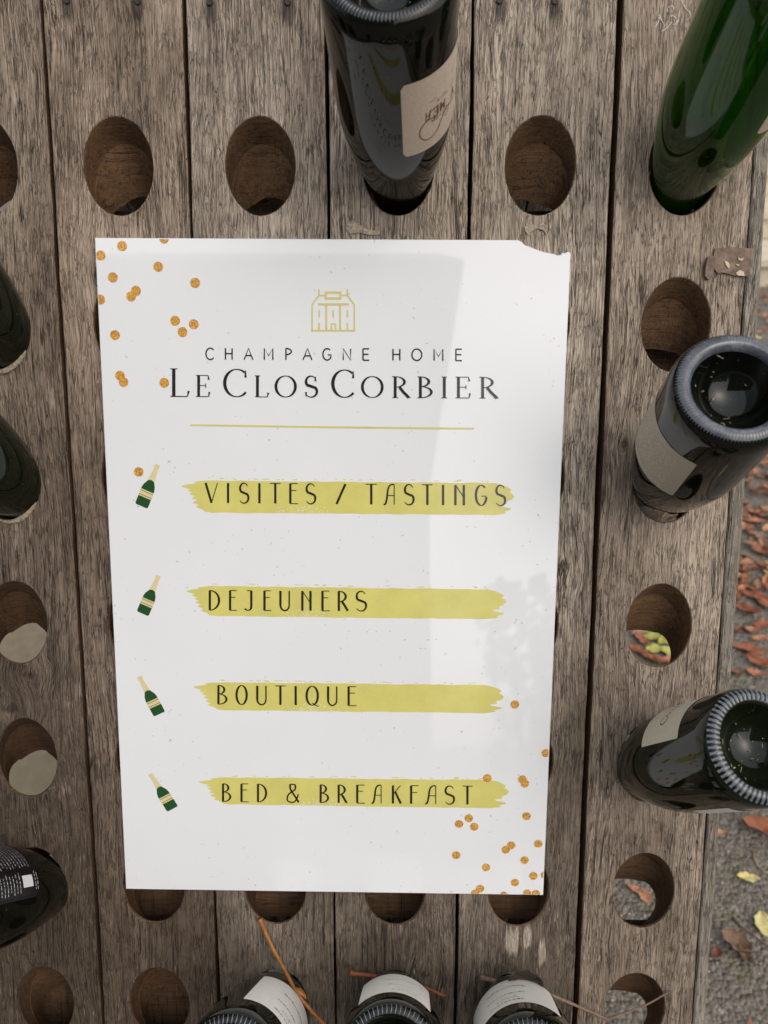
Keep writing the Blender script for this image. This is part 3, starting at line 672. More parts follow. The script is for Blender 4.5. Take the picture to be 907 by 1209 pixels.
# house emblem
ink = Ink(flatmap(0.0003))
def E_(x, y): return S(340+x*.1213, 330+y*.1213)
for pts, wd in (([(237, 503), (237, 245), (303, 155), (303, 98)], 13), ([(648, 503), (648, 245), (580, 155), (580, 98)], 13), ([(231, 497), (654, 497)], 14), ([(303, 155), (372, 155)], 13), ([(512, 155), (580, 155)], 13),
                ([(362, 126), (518, 126)], 18), ([(362, 183), (518, 183)], 20), ([(371, 126), (371, 183)], 16), ([(511, 126), (511, 183)], 16), ([(298, 240), (592, 240)], 18), ([(375, 240), (375, 497)], 16), ([(510, 240), (510, 497)], 16),
                ([(306, 300), (306, 366)], 13), ([(443, 300), (443, 366)], 13), ([(581, 300), (581, 366)], 13), ([(306, 425), (306, 490)], 15), ([(581, 425), (581, 490)], 13), ([(424, 490), (424, 432), (466, 432), (466, 490)], 13)):
    for a, b in zip(pts[:-1], pts[1:]):
        l = math.hypot(b[0]-a[0], b[1]-a[1]); e = 3/l
        ink.ribbon([E_(a[0]-(b[0]-a[0])*e, a[1]-(b[1]-a[1])*e), E_(b[0]+(b[0]-a[0])*e, b[1]+(b[1]-a[1])*e)], wd*.1213*0.00072)
ink.mb.obj('house_emblem', 'yellow', sign)
# brush-stroke bands
def band(x0, x1, ytl, ytr, ybl, ybr, sd):
    r = random.Random(sd)
    left = [(22, 0.02), (14, .05), (17, .09), (8, .13), (0, .17), (3, .22), (11, .28), (7, .33), (15, .38), (10, .42), (16, .5), (12, .55), (19, .62), (14, .68), (21, .76), (17, .82), (25, .90), (28, .97)]
    right = [(-14, .97), (-9, .95), (-12, .90), (-4, .84), (-3, .79), (-15, .74), (-17, .69), (-8, .66), (-9, .58), (-3, .52), (0, .42), (-2, .34), (-5, .28), (-3, .2), (-8, .12), (-14, .05), (-22, .0)]
    def at(x, f):
        g_ = (x-x0)/(x1-x0); yt = ytl+(ytr-ytl)*g_; yb = ybl+(ybr-ybl)*g_; return (x, yt+(yb-yt)*f)
    pts = []
    for dx, f in left: pts.append(at(x0+dx+r.uniform(-1, 1), f))
    for i in range(1, 36): pts.append(at(x0+28+(x1-x0-42)*i/36, 1.0+r.uniform(-.012, .012)))
    for dx, f in right: pts.append(at(x1+dx+r.uniform(-.7, .7), f))
    for i in range(35, 0, -1): pts.append(at(x0+22+(x1-x0-44)*i/36, r.uniform(-.012, .015)))
    ink = Ink(flatmap(0.00012)); ink.poly([S(*p) for p in pts])
    for i in range(30):   # dry-brush flecks along the upper edge
        x = r.uniform(x0+25, x1-25); p = at(x, -.075+r.uniform(-.02, .02)); l = r.uniform(1, 6)
        ink.poly([S(p[0], p[1]), S(p[0]+l, p[1]+.1), S(p[0]+l, p[1]+.9), S(p[0], p[1]+.8)])
    o = ink.mb.obj('brush_band', 'yellow', sign)
    ink = Ink(flatmap(0.0002))
    for row in range(7):
        for c in range(26):
            g_ = c/26; y = .74+.042*row
            if r.random() < (0.9-abs(g_-.45)*1.5)*(0.25+row*.12):
                p = at(x0+112+c*2.5+(row % 2)*1.2, y); q = 0.62
                ink.poly([S(p[0]-q, p[1]), S(p[0], p[1]+q), S(p[0]+q, p[1]), S(p[0], p[1]-q)])
    h = ink.mb.obj('halftone_flecks', 'white_print', o); tag(h, kind='stuff')
    return o
band(214, 607, 567, 570.5, 605, 608, 1); band(219, 598, 691.5, 696, 727, 731, 2); band(228, 595, 805, 809, 838, 842, 3); band(235, 601, 917.5, 921, 949, 954.5, 4)
WT, wt_ = .115, .045
tag(text_line('lettering', [('V', 243, 257), ('I', 268, 271), ('S', 282.5, 294), ('I', 305, 308), ('T', 319, 331.5), ('E', 342, 352), ('S', 361, 373), ('/', 397.5, 408), ('T', 432, 445), ('A', 453, 466.5), ('S', 477, 489), ('T', 498.5, 511), ('I', 521.5, 525), ('N', 536.6, 549), ('G', 561.5, 574.5), ('S', 585, 597)],
          570, 593.6, 573, 597, WT, wt_, G_, 'ink_brown'), 'dark slim lettering VISITES / TASTINGS')
tag(text_line('lettering', [('D', 246.7, 259.5), ('E', 271, 280), ('J', 289, 300), ('E', 311.6, 320.5), ('U', 330, 343), ('N', 356, 368), ('E', 380, 389.5), ('R', 399, 411.5), ('S', 420, 433)], 697, 720.3, 698, 721.3, WT, wt_, G_, 'ink_brown'), 'dark slim lettering DEJEUNERS')
tag(text_line('lettering', [('B', 257, 268.5), ('O', 279, 292), ('U', 302.7, 315.5), ('T', 325, 337.5), ('I', 347.6, 351), ('Q', 361.6, 376), ('U', 386.3, 399), ('E', 410.8, 421)], 809, 831.3, 810.5, 833, WT, wt_, G_, 'ink_brown'), 'dark slim lettering BOUTIQUE')
tag(text_line('lettering', [('B', 262.5, 273), ('E', 284.4, 293.8), ('D', 303.7, 315), ('&', 338.8, 353), ('B', 377.7, 388.4), ('R', 399, 410), ('E', 421, 431), ('A', 438.8, 451), ('K', 463, 474), ('F', 484.6, 494.3), ('A', 502, 515.5), ('S', 525, 536.7), ('T', 546, 558)], 925, 946.2, 928, 949.5, WT, wt_, G_, 'ink_brown'), 'dark slim lettering BED & BREAKFAST')
# little printed bottles
def icon(nx_, ny_, bx, by):
    a = Vector(S(nx_, ny_)); b = Vector(S(bx, by)); L_ = (b-a).length; d = (b-a)/L_; p = Vector((-d.y, d.x))
    def q(s, o): z = a+d*(s*L_)+p*(o*L_); return (z.x, z.y)
    body = [(.36, .055), (.42, .08), (.50, .125), (.58, .145), (.70, .148), (.97, .148), (1.0, .13)]
    ink = Ink(flatmap(0.00012)); ink.poly([q(s, o) for s, o in body]+[q(s, -o) for s, o in reversed(body)]); o = ink.mb.obj('printed_bottle', 'green_print', sign)
    ink = Ink(flatmap(0.0002)); ink.poly([q(0, .045), q(.02, .058), (q(.07, .058)), q(.1, .045), q(.40, .075), q(.37, .0), q(.40, -.075), q(.1, -.045), q(.07, -.058), q(.02, -.058), q(0, -.045)])
    ink.mb.obj('foil_neck', 'foil', o)
    ink = Ink(flatmap(0.0002)); ink.poly([q(.63, .147), q(.79, .149), q(.79, -.149), q(.63, -.147)]); f = ink.mb.obj('label_band', 'foil', o)
    ink = Ink(flatmap(0.00026)); ink.poly([q(.66, .146), q(.672, .146), q(.672, -.146), q(.66, -.146)]); ink.poly([q(.748, .148), q(.76, .148), q(.76, -.148), q(.748, -.148)]); ink.mb.obj('band_line', 'green_print', f)
icon(186.5, 548.5, 167, 597.5); icon(187.5, 679.5, 168.5, 724.5); icon(164.5, 798.5, 188.5, 843); icon(177.5, 913.5, 204, 955)
# gold confetti dots
DOTS = [(144.3, 290.5), (119, 301.7), (194, 281.5), (187, 315), (133.4, 327.5), (160.8, 343.4), (155, 350), (118.5, 353.7), (230.6, 334), (207, 378.8), (229, 382.8), (215.7, 392), (136, 395.7), (142, 443.6), (146, 451), (194, 452), (164, 557),
        (608, 831.6), (644.5, 889), (575.4, 918.6), (616.8, 920), (619.8, 925), (621.7, 963.5), (553.6, 965.9), (542, 972.8), (560, 976), (538.7, 1009.5), (603.6, 998), (597.3, 1003), (635.6, 996), (619.4, 1015.5), (574, 1024), (629.7, 1034), (608, 1042), (567, 1049), (561, 1054.5), (595, 1057), (622.4, 1054.5), (632.7, 1055), (643.5, 1033)]
for i, (x, y) in enumerate(DOTS):
    c = S(x, y); r = 0.0042 if y < 700 else 0.0040
    pts = []
    for k in range(22):
        a = k*math.tau/22; X = c[0]+r*math.cos(a)*(1+rnd.uniform(-.03, .03)); Y = c[1]+r*math.sin(a)*(1+rnd.uniform(-.03, .03))
        pts.append((min(max(X, -SW/2+.0009), SW/2-.0009), min(max(Y, -SH/2+.0009), SH/2-.0009)))
    ink = Ink(flatmap(0.00016+0.00004*(i % 3))); ink.poly(pts); ink.mb.obj('gold_dot', 'gold', sign)

# ================================================================ BOTTLES
PROF = [(0.0000, 0.030), (0.008, 0.0292), (0.015, 0.0262), (0.021, 0.0212), (0.0255, 0.0145), (0.0285, 0.0075), (0.0300, 0.0030), (0.0318, 0.0008), (0.0340, 0.0), (0.0375, 0.0006), (0.0403, 0.0026), (0.0422, 0.0060), (0.0431, 0.0105), (0.0435, 0.016),
        (0.0436, 0.04), (0.0436, 0.08), (0.0434, 0.098), (0.0427, 0.112), (0.0413, 0.125), (0.0392, 0.138), (0.0362, 0.152), (0.0326, 0.166), (0.0288, 0.181), (0.0254, 0.196), (0.0225, 0.212), (0.0200, 0.229), (0.0180, 0.246), (0.0163, 0.264), (0.0152, 0.280), (0.0149, 0.287), (0.0168, 0.2885), (0.0170, 0.2945), (0.0152, 0.296), (0.0146, 0.300), (0.0130, 0.3015)]
def prof_r(s):
    P = PROF[13:]
    for (r0, z0), (r1, z1) in zip(P[:-1], P[1:]):
        if z0 <= s <= z1: return r0+(r1-r0)*(s-z0)/(z1-z0)
    return P[0][0] if s < P[0][1] else P[-1][0]
def fine_prof():
    out = []
    for i in range(len(PROF)-1):
        p0 = PROF[max(i-1, 0)]; p1 = PROF[i]; p2 = PROF[i+1]; p3 = PROF[min(i+2, len(PROF)-1)]
        for k in range(2):
            t_ = k/2
            out.append(tuple(0.5*((2*b)+(-a+c)*t_+(2*a-5*b+4*c-d)*t_*t_+(-a+3*b-3*c+d)*t_**3) for a, b, c, d in zip(p0, p1, p2, p3)))
    out.append(PROF[-1]); out[0] = (0.0002, 0.030); return out
FP = fine_prof()
SCROSS = 0.170
GLASS = {}
def bottle(key, label, glass, knurls=72, klen=0.0062, kw=0.0009, group=None):
    c, r, ax = BOT[key]; ax = Vector(ax).normalized()
    A = (EU*ax.x+EV*ax.y+EW*ax.z).normalized()
    P = bw(COLS[c], ROWS[r]-0.004, 0.0); base = P+A*(SCROSS+{'B1': 0.012, 'B4': 0.016, 'B2': 0.010}.get(key, 0.0))
    z = -A; tc = (CAM-base); x = (tc-z*tc.dot(z)).normalized(); y = z.cross(x)
    mw = Matrix.Translation(base) @ Matrix((x, y, z)).transposed().to_4x4()
    root = empty('champagne_bottle', mw, label, 'bottle', group)
    if glass not in GLASS:
        mb = MB(); prof = FP
        mb.lathe(prof, 96)
        if glass == 'green_glass':   # hollow: an inner wall as well
            inner = [(max(rr-0.0035, 0.0002), zz) for rr, zz in FP if zz > 0.034 or False]
            inner = [(0.0002, 0.036), (0.02, 0.031), (0.032, 0.014), (0.038, 0.0075), (0.0395, 0.014)]+[(rr-0.0035, zz) for rr, zz in FP if 0.02 < zz < 0.286 and rr > 0.0145 and zz > 0.033]+[(0.0105, 0.2985)]
            m2 = MB(); m2.lathe(inner, 64); mb.add(m2.v, [tuple(reversed(f)) for f in m2.f])
        GLASS[glass] = mb.mesh('glass_body', glass, True)
    link('glass_body', GLASS[glass], root)
    kk = ('k', knurls, klen, kw)
    if kk not in GLASS:
        mb = MB()
        for i in range(knurls):
            a = i*math.tau/knurls
            def pt(rr, da, zz): return (rr*math.cos(a+da), rr*math.sin(a+da), zz)
            r0 = 0.0372-klen/2; vs = []; m = 5
            for j in range(m+1):
                f = j/m; rr = r0+klen*f; bend = 0.018*math.sin(f*2.2)
                zz = 0.0004*(abs(rr-0.034)/0.004)**2 if rr < 0.0375 else 0.0006+(rr-0.0375)*0.72
                hw = kw*(0.35+0.65*math.sin(math.pi*min(max(f, .08), .92)))/rr
                vs += [pt(rr, bend-hw, zz+0.0002), pt(rr, bend, zz-0.0009), pt(rr, bend+hw, zz+0.0002)]
            mb.add(vs, [(3*j, 3*j+1, 3*j+4, 3*j+3) for j in range(m)]+[(3*j+1, 3*j+2, 3*j+5, 3*j+4) for j in range(m)])
        GLASS[kk] = mb.mesh('base_knurling', 'knurl', True)
    tag(link('base_knurling', GLASS[kk], root), kind='stuff')
    if key == 'B2':      # scuffed bearing ring
        if 'ring' not in GLASS:
            mb = MB(); mb.lathe([(0.0292, 0.0052), (0.0300, 0.0027), (0.0318, 0.0005), (0.0340, -0.0003), (0.0375, 0.0003), (0.0392, 0.0014)], 96, caps=False); GLASS['ring'] = mb.mesh('bearing_ring', 'frost', True)
        link('bearing_ring', GLASS['ring'], root)
    return root
def label_patch(root, a0, a1, s0, s1, matn, corner=0.004, off=0.0003, name='label'):
    """paper patch wrapped on the glass between two angles (deg) and two heights above the base"""
    mb = MB(); na, ns = 36, 14; vs = []
    arcl = 0.0436*abs(R_(a1-a0))
    for i in range(na+1):
        f = i/na; xx = min(f, 1-f)*arcl
        e = corner-math.sqrt(max(corner**2-(corner-xx)**2, 0)) if xx < corner else 0
        for j in range(ns+1):
            s = s0+e+(s1-s0-2*e)*j/ns; a = R_(a0+(a1-a0)*f); rr = prof_r(s)+off
            vs.append((rr*math.cos(a), rr*math.sin(a), s))
    mb.add(vs, [(i*(ns+1)+j, (i+1)*(ns+1)+j, (i+1)*(ns+1)+j+1, i*(ns+1)+j+1) for i in range(na) for j in range(ns)])
    return mb.obj(name, matn, root, True)
def cylmap(a_c, flip=1, off=0.0005):
    """2D label coordinates: x along the girth in metres from angle a_c, y = height above the base"""
    return lambda x, y, k: ((prof_r(y)+off+k)*math.cos(R_(a_c)+flip*x/0.0436), (prof_r(y)+off+k)*math.sin(R_(a_c)+flip*x/0.0436), y)

B1 = bottle('B1', 'dark bottle with pink-beige paper label standing in the top row above the sign', 'dark_glass', 100, 0.0045, 0.0005)
B4 = bottle('B4', 'translucent green glass bottle in the top row of the right-hand plank', 'green_glass')
B2 = bottle('B2', 'dark bottle with worn grey back label below the rusty latch plate', 'dark_glass', 110, 0.0060, 0.0006)
B3 = bottle('B3', 'dark olive bottle with cream label and coarse ridged base on the right-hand plank', 'olive_glass', 60, 0.0085, 0.00172)
L1 = bottle('L1', 'dark green unlabelled bottle in the left-hand plank, upper of two neighbours', 'olive_glass')
L2 = bottle('L2', 'dark green unlabelled bottle in the left-hand plank, lower of two neighbours', 'olive_glass')
L3 = bottle('L3', 'black bottle with black label of fine white print in the left-hand plank', 'dark_glass')
D1 = bottle('D1', 'dark bottle with white label under the orange leaf stem below the sign', 'dark_glass', 64, 0.0062, 0.00055)
D2 = bottle('D2', 'dark bottle with pale blue tinted label under the short red stem below the sign', 'dark_glass', 64, 0.0062, 0.00055)
D3 = bottle('D3', 'dark bottle with white label and a dry curled leaf lying on it below the sign', 'dark_glass', 64, 0.0062, 0.00055)

lb = label_patch(B1, -104, -5, 0.046, 0.114, 'beige_label')
YO = -0.012
def b1map(x, y, k): return cylmap(-5, -1, 0.0005)(x, y+YO, k)
ink = Ink(b1map)           # x runs round the girth away from the left edge, y = height above the base
def word(ink, txt, x, y, h, adv, font, T, t, up=-1, slant=0.0):
    """text read with the bottle upright: letters run towards +angle, tops towards the neck"""
    for i, ch in enumerate(txt):
        x0 = x-i*adv
        ink.glyph(ch, lambda a, b: (x0-a*adv*0.72-b*slant*h, y+b*h), h, T, t, font)
# swirl flourish under the name
ink.ribbon(smooth([(0.0265, 0.098), (0.019, 0.0955), (0.0125, 0.101), (0.0125, 0.110), (0.019, 0.1165), (0.027, 0.114), (0.032, 0.1045), (0.038, 0.0975)], 3), 0.0009)
ink.ribbon([(0.038, 0.0975), (0.0405, 0.100), (0.0398, 0.1035), (0.037, 0.1055), (0.0345, 0.1042)], 0.0005)
word(ink, 'Y MEA', 0.0485, 0.0885, 0.0080, 0.0066, G_SERIF, .22, .10)
word(ink, 'INOVATION', 0.052, 0.0978, 0.0026, 0.0034, G_, .22, .18)
ink.mb.obj('label_print', 'label_brown', lb)
ink = Ink(b1map)
word(ink, 'PINOT NOIR', 0.056, 0.083, 0.0022, 0.0030, G_, .16, .12)
for (x0, x1, y) in ((0.020, 0.027, 0.081), (0.034, 0.058, 0.0735), (0.034, 0.060, 0.0685)):
    ink.ribbon([(x0, y), ((x0+x1)/2, y), (x1, y)], 0.00045)
ink.mb.obj('fine_print', 'label_grey', lb)

def text_rows(ink, x0, x1, ys, h, r, words=(3, 9)):
    """rows of tiny unreadable print"""
    for y in ys:
        x = x0+r.uniform(0, 0.003)
        while x < x1-0.002:
            l = min(r.uniform(0.0012, 0.0042), x1-x); hh = h*r.uniform(0.75, 1.1)
            n_ = max(2, int(l/0.0008))
            ink.ribbon([(x+l*i/n_, y) for i in range(n_+1)], [hh*r.uniform(0.4, 1.1) for _ in range(n_+1)]); x += l+r.uniform(0.0007, 0.0013)
r5 = random.Random(5)
lb = label_patch(B2, -12, 82, 0.040, 0.104, 'grey_label', 0.0008)
ink = Ink(cylmap(-12, 1)); text_rows(ink, 0.010, 0.060, [0.052+i*0.0036 for i in range(11)], 0.0010, r5); text_rows(ink, 0.012, 0.058, [0.097], 0.0018, r5)
ink.mb.obj('label_print', 'label_gold', lb)
lb = label_patch(B3, 22, 112, 0.040, 0.100, 'cream_label', 0.0008)
ink = Ink(cylmap(27, 1))
for i, (ch, h) in enumerate((('C', .009), ('O', .006), ('N', .006), ('I', .006))):
    x0 = 0.012+i*0.0085
    ink.glyph(ch, lambda a, b: (x0+a*h*0.9, 0.071+h/2-b*h), h, .12, .06, G_)
text_rows(ink, 0.030, 0.055, (0.063, 0.083, 0.087), 0.0008, r5)
ink.mb.obj('label_print', 'ink', lb)
lb = label_patch(B3, -100, -62, 0.035, 0.085, 'white_label', 0.0008, name='back_label')
lb = label_patch(L3, -100, 8, 0.046, 0.113, 'black_label', 0.004)
ink = Ink(cylmap(-100, 1)); text_rows(ink, 0.004, 0.056, [0.056+i*0.0040 for i in range(13)], 0.0007, r5)
text_rows(ink, 0.060, 0.078, [0.058+i*0.0040 for i in range(8)]+[0.1075, 0.1105], 0.0007, r5)
ink.mb.obj('label_print', 'label_white', lb)
ink = Ink(cylmap(-100, 1, 0.0006)); ink.flat([(0.063+0.010*i/4, 0.091+0.014*j) for j in (0, 1) for i in range(5)], [(i, i+1, i+6, i+5) for i in range(4)]); ink.mb.obj('blank_square', 'label_white', lb)
for b_, mt, sd in ((D1, 'white_label', 1), (D2, 'white_label', 2), (D3, 'white_label', 3)):
    s0 = 0.030 if sd != 2 else 0.026
    a0, a1 = {1: (-38, 75), 2: (-45, 42), 3: (-62, 55)}[sd]
    lb = label_patch(b_, a0, a1, s0, s0+0.075, mt, 0.0008)
    ink = Ink(cylmap(a0, 1)); rr = random.Random(sd)
    text_rows(ink, 0.026, 0.060, (s0+0.010,), 0.0022, rr); text_rows(ink, 0.032, 0.054, (s0+0.0165, s0+0.0195), 0.0009, rr); text_rows(ink, 0.024, 0.062, (s0+0.030, s0+0.050), 0.0018, rr)
    ink.mb.obj('label_print', 'label_blue' if sd == 2 else 'label_grey', lb)
# straw and grit fallen into the punts
def debris(root, n_, sd):
    r = random.Random(sd); mb = MB()
    for i in range(n_):
        a = r.uniform(0, math.tau); rr = r.uniform(0.008, 0.027); z_ = 0.0300-0.0275*(rr/0.029)**2.2-0.0006
        l = r.uniform(0.0006, 0.002)*(2.5 if r.random() < .25 else 1); b_ = r.uniform(0, math.tau); d = Vector((math.cos(b_), math.sin(b_), 0))*l
        p = Vector((rr*math.cos(a), rr*math.sin(a), z_)); mb.tube([p-d/2, p+d/2+Vector((0, 0, -0.0003))], r.uniform(0.00012, 0.0003)*(2.2 if r.random() < .2 else 1), 5)
    tag(mb.obj('punt_debris', 'straw', root), kind='stuff')
lb = label_patch(B4, -150, -50, 0.045, 0.108, 'beige_label', 0.003)
debris(B1, 24, 1); debris(B2, 14, 2); debris(B3, 24, 3)

# ================================================================ TWIGS AND LEAVES ON THE RACK
def stem(name, label, matn, pts, rad, group=None):
    """pts: photo pixel and height over the boards"""
    P = [bw(*on_board(x, y, h), h) for x, y, h in pts]
    P2 = [Vector(p) for p in P]
    for _ in range(2):
        q = [P2[0]]
        for a, b in zip(P2[:-1], P2[1:]): q += [a*.75+b*.25, a*.25+b*.75]
        P2 = q+[P2[-1]]
    n_ = len(P2); rr = [rad[0]+(rad[1]-rad[0])*i/(n_-1) for i in range(n_)]
    rr[0] *= 1.5; rr[1] *= 1.25
    mb = MB(); o0 = P2[0]; mb.tube([p-o0 for p in P2], rr, 8, wob=0.12)
    o = mb.obj(name, matn, None, True); o.location = o0
    return tag(o, label, 'twig', group)
stem('fallen_twig', 'long orange leaf stem slanting from a hole over the white-labelled bottle', 'stem_orange', [(307, 1085, 0.004), (318, 1112, 0.006), (335, 1143, 0.02), (350, 1172, 0.045), (366, 1192, 0.05), (392, 1218, 0.05)], (0.0021, 0.0014))
stem('fallen_twig', 'short red-brown leaf stem lying across the middle bottle below the sign', 'stem_red', [(414, 1149, 0.006), (440, 1152, 0.012), (470, 1156, 0.030), (500, 1165, 0.030), (526, 1176, 0.02)], (0.0021, 0.0013))
stem('fallen_twig', 'grey-brown twig with a dry leaf lying over the bottle', 'stem_grey', [(568, 1154, 0.005), (600, 1162, 0.02), (640, 1170, 0.03), (680, 1187, 0.016), (716, 1203, 0.006)], (0.0022, 0.0011))
stem('fallen_twig', 'thin bent twig crossing the lowest visible hole of the right-hand plank', 'stem_grey', [(716, 1204, 0.004), (740, 1195, 0.004), (765, 1186, 0.003), (791, 1170, 0.003)], (0.0012, 0.0008))

def leaf_verts(L_, W_, curl, fold, seed, nl=10, nw=6, crinkle=0.10, twist=0.0):
    r = random.Random(seed); vs = []
    for i in range(nl+1):
        t_ = i/nl; wd = W_*(math.sin(math.pi*min(t_*0.93+0.035, 1))**0.85)*(1+0.12*math.sin(t_*21+seed))
        ang = curl*(t_-0.5); x = (math.sin(ang)/curl if abs(curl) > 1e-3 else (t_-0.5))*L_; z0 = ((1-math.cos(ang))/curl if abs(curl) > 1e-3 else 0)*L_
        for j in range(nw+1):
            s_ = (j/nw-0.5)*2; fz = fold*abs(s_)**1.4*wd*0.5+crinkle*L_*(noise.noise(Vector((t_*3.1+seed*1.7, s_*2.0, seed*0.37)))+0.55*noise.noise(Vector((t_*8.3+seed*2.7, s_*4.5, seed*0.77))))
            y = s_*wd*0.5*math.cos(min(abs(fold), 1.2)*0.6); tw = twist*(t_-.5)
            vs.append((x, y*math.cos(tw)-fz*math.sin(tw), z0+fz*math.cos(tw)+y*math.sin(tw)))
    fs = [(i*(nw+1)+j, (i+1)*(nw+1)+j, (i+1)*(nw+1)+j+1, i*(nw+1)+j+1) for i in range(nl) for j in range(nw)]
    return vs, fs
# dry curled leaf caught on the bottle below the sign
mb = MB(); vs, fs = leaf_verts(0.034, 0.022, 0.8, 0.6, 4, crinkle=.12); mb.add(vs, fs, tint=0.4)
o = mb.obj('dry_leaf', 'leaf_dark', None, True); u, v = on_board(620, 1157, 0.040)
o.matrix_world = Matrix.Translation(bw(u, v, 0.040)) @ BM.to_3x3().to_4x4() @ Matrix.Rotation(R_(-10), 4, 'Z') @ Matrix.Rotation(R_(-20), 4, 'X')
tag(o, 'dark dry curled leaf resting on the bottle beside the grey-brown twig', 'leaf')
# curl of orange bark on the long stem
mb = MB(); vs, fs = leaf_verts(0.016, 0.005, 1.5, 0.4, 9); mb.add(vs, fs, tint=0.5)
o = mb.obj('leaf_scrap', 'stem_orange', None, True); u, v = on_board(356, 1170, 0.048)
o.matrix_world = Matrix.Translation(bw(u, v, 0.048)) @ BM.to_3x3().to_4x4() @ Matrix.Rotation(R_(-50), 4, 'Z')
tag(o, 'curled orange leaf scrap clinging to the long orange stem', 'leaf')

# chalk figures on the right-hand plank
def chalk(pts, wd=0.0010):
    ink = Ink(lambda x, y, k: (x, y, 0.0009+k*4)); q = [on_board(740+x*.1103, y*.1103) for x, y in smooth(pts, 2)]
    r = random.Random(len(pts)); n_ = []
    for a, b in zip(q[:-1], q[1:]):
        for i in range(3): n_.append((a[0]+(b[0]-a[0])*i/3, a[1]+(b[1]-a[1])*i/3))
    ink.ribbon(n_, [wd*max(0.05, r.uniform(-0.1, 1.05)) for _ in n_]); return ink.mb.obj('chalk_mark', 'chalk', rack)
chalk([(300, 290), (345, 240), (340, 140), (360, 200), (410, 290), (365, 350)]); chalk([(365, 350), (430, 300), (480, 240)])
chalk([(430, 130), (430, 90), (480, 60), (505, 100), (470, 130)], 0.0010); chalk([(470, 180), (500, 165), (540, 230), (520, 270), (490, 265)], 0.0012); chalk([(560, 120), (545, 250)], 0.0010)
chalk([(580, 0), (600, 50), (640, 110), (680, 140), (670, 190), (640, 220)], 0.0010)

# ================================================================ GROUND LITTER
def leaf_obj(px, py, matn, L_, W_, curl, fold, rz, seed, label, tint=0.5, group=None, tilt=0.0, twist=0.0, cr=0.12):
    mb = MB(); vs, fs = leaf_verts(L_, W_, curl, fold, seed, crinkle=cr, twist=twist); zm = min(v_[2] for v_ in vs); mb.add([(x, y, z-zm) for x, y, z in vs], fs, tint=tint)
    if True:
        st = MB(); 
    o = mb.obj('fallen_leaf', matn, None, True); p = on_ground(px, py, 0.006)
    o.matrix_world = Matrix.Translation((p.x, p.y, gz(p.x, p.y)+0.003)) @ Matrix.Rotation(R_(rz), 4, 'Z') @ Matrix.Rotation(R_(tilt), 4, 'X')
    return tag(o, label, 'leaf', group)
leaf_obj(898, 981, 'leaf_rust', 0.075, 0.042, 1.2, 0.9, -30, 3, 'curled rust-red fallen leaf on the asphalt beside the olive bottle', 0.45)
leaf_obj(884, 1035, 'leaf_yellow', 0.040, 0.017, 0.5, 0.4, -8, 5, 'small pale yellow pointed leaf lying flat on the asphalt', 0.6)
leaf_obj(903, 1089, 'leaf_yellow', 0.045, 0.032, 0.4, 0.3, 80, 6, 'broad pale yellow leaf next to a thin brown twig on the asphalt', 0.7)
leaf_obj(868, 1114, 'leaf_brown', 0.058, 0.040, 2.0, 1.0, -40, 8, 'large crumpled dry brown leaf on the mossy asphalt', 0.6, cr=.16)
leaf_obj(846, 1125, 'leaf_rust', 0.022, 0.018, 1.5, 0.9, 20, 9, 'tiny crumpled reddish leaf scrap close to the rack edge', 0.1, cr=.15)
leaf_obj(881, 1128, 'leaf_brown', 0.036, 0.016, 1.6, 0.8, -60, 12, 'narrow curled brown leaf beside the large crumpled leaf', 0.4, cr=.12)
leaf_obj(751, 1048, 'leaf_rust', 0.030, 0.014, 0.6, 0.3, -25, 13, 'small orange leaf seen through a hole of the right-hand plank', 0.75)
leaf_obj(762, 1056, 'leaf_rust', 0.026, 0.022, 0.4, 0.3, -70, 14, 'squarish orange leaf scrap seen through a hole of the right-hand plank', 0.8)
for i, (x, y, rz) in enumerate(((770, 752, 0), (785, 757, 30), (772, 767, 10), (789, 770, -30))):
    leaf_obj(x, y, 'leaf_green', 0.042, 0.028, 0.5, 0.3, rz, 20+i, 'yellow-green oval leaf on the ground behind the right-hand plank', 0.3+.1*i, 'yellow-green leaves behind the rack')
for i, (x, y, rz) in enumerate(((752, 768, -30), (764, 776, -40), (776, 781, -25), (758, 757, -60), (790, 781, 10))):
    leaf_obj(x, y, 'leaf_rust', 0.05, 0.024, 1.2, 0.6, rz, 30+i, 'orange-brown leaf on the ground behind the right-hand plank', 0.3+.1*i, 'orange leaves behind the rack')
r8 = random.Random(8)
spots = [(893, 705, -35, .10), (880, 722, -30, .09), (900, 738, 10, .08), (884, 768, -25, .10), (898, 783, -40, .09), (876, 690, 20, .06), (897, 755, 0, .06), (890, 672, 15, .06), (905, 690, 60, .08), (887, 745, 5, .07), (881, 660, -10, .05), (902, 650, 20, .06), (873, 745, 20, .05), (903, 715, -60, .09), (870, 795, 0, .05), (893, 796, -20, .07)]
for i, (x, y, rz, l) in enumerate(spots):
    leaf_obj(x, y, 'leaf_rust', l*.8, l*.8*.40, r8.uniform(.6, 2.0), r8.uniform(.5, 1.1), rz, 50+i, 'curled rust-brown fallen leaf lying on the asphalt beside the rack', r8.uniform(.15, .9), 'rust-brown leaves beside the rack', r8.uniform(-20, 20), r8.uniform(-1, 1))
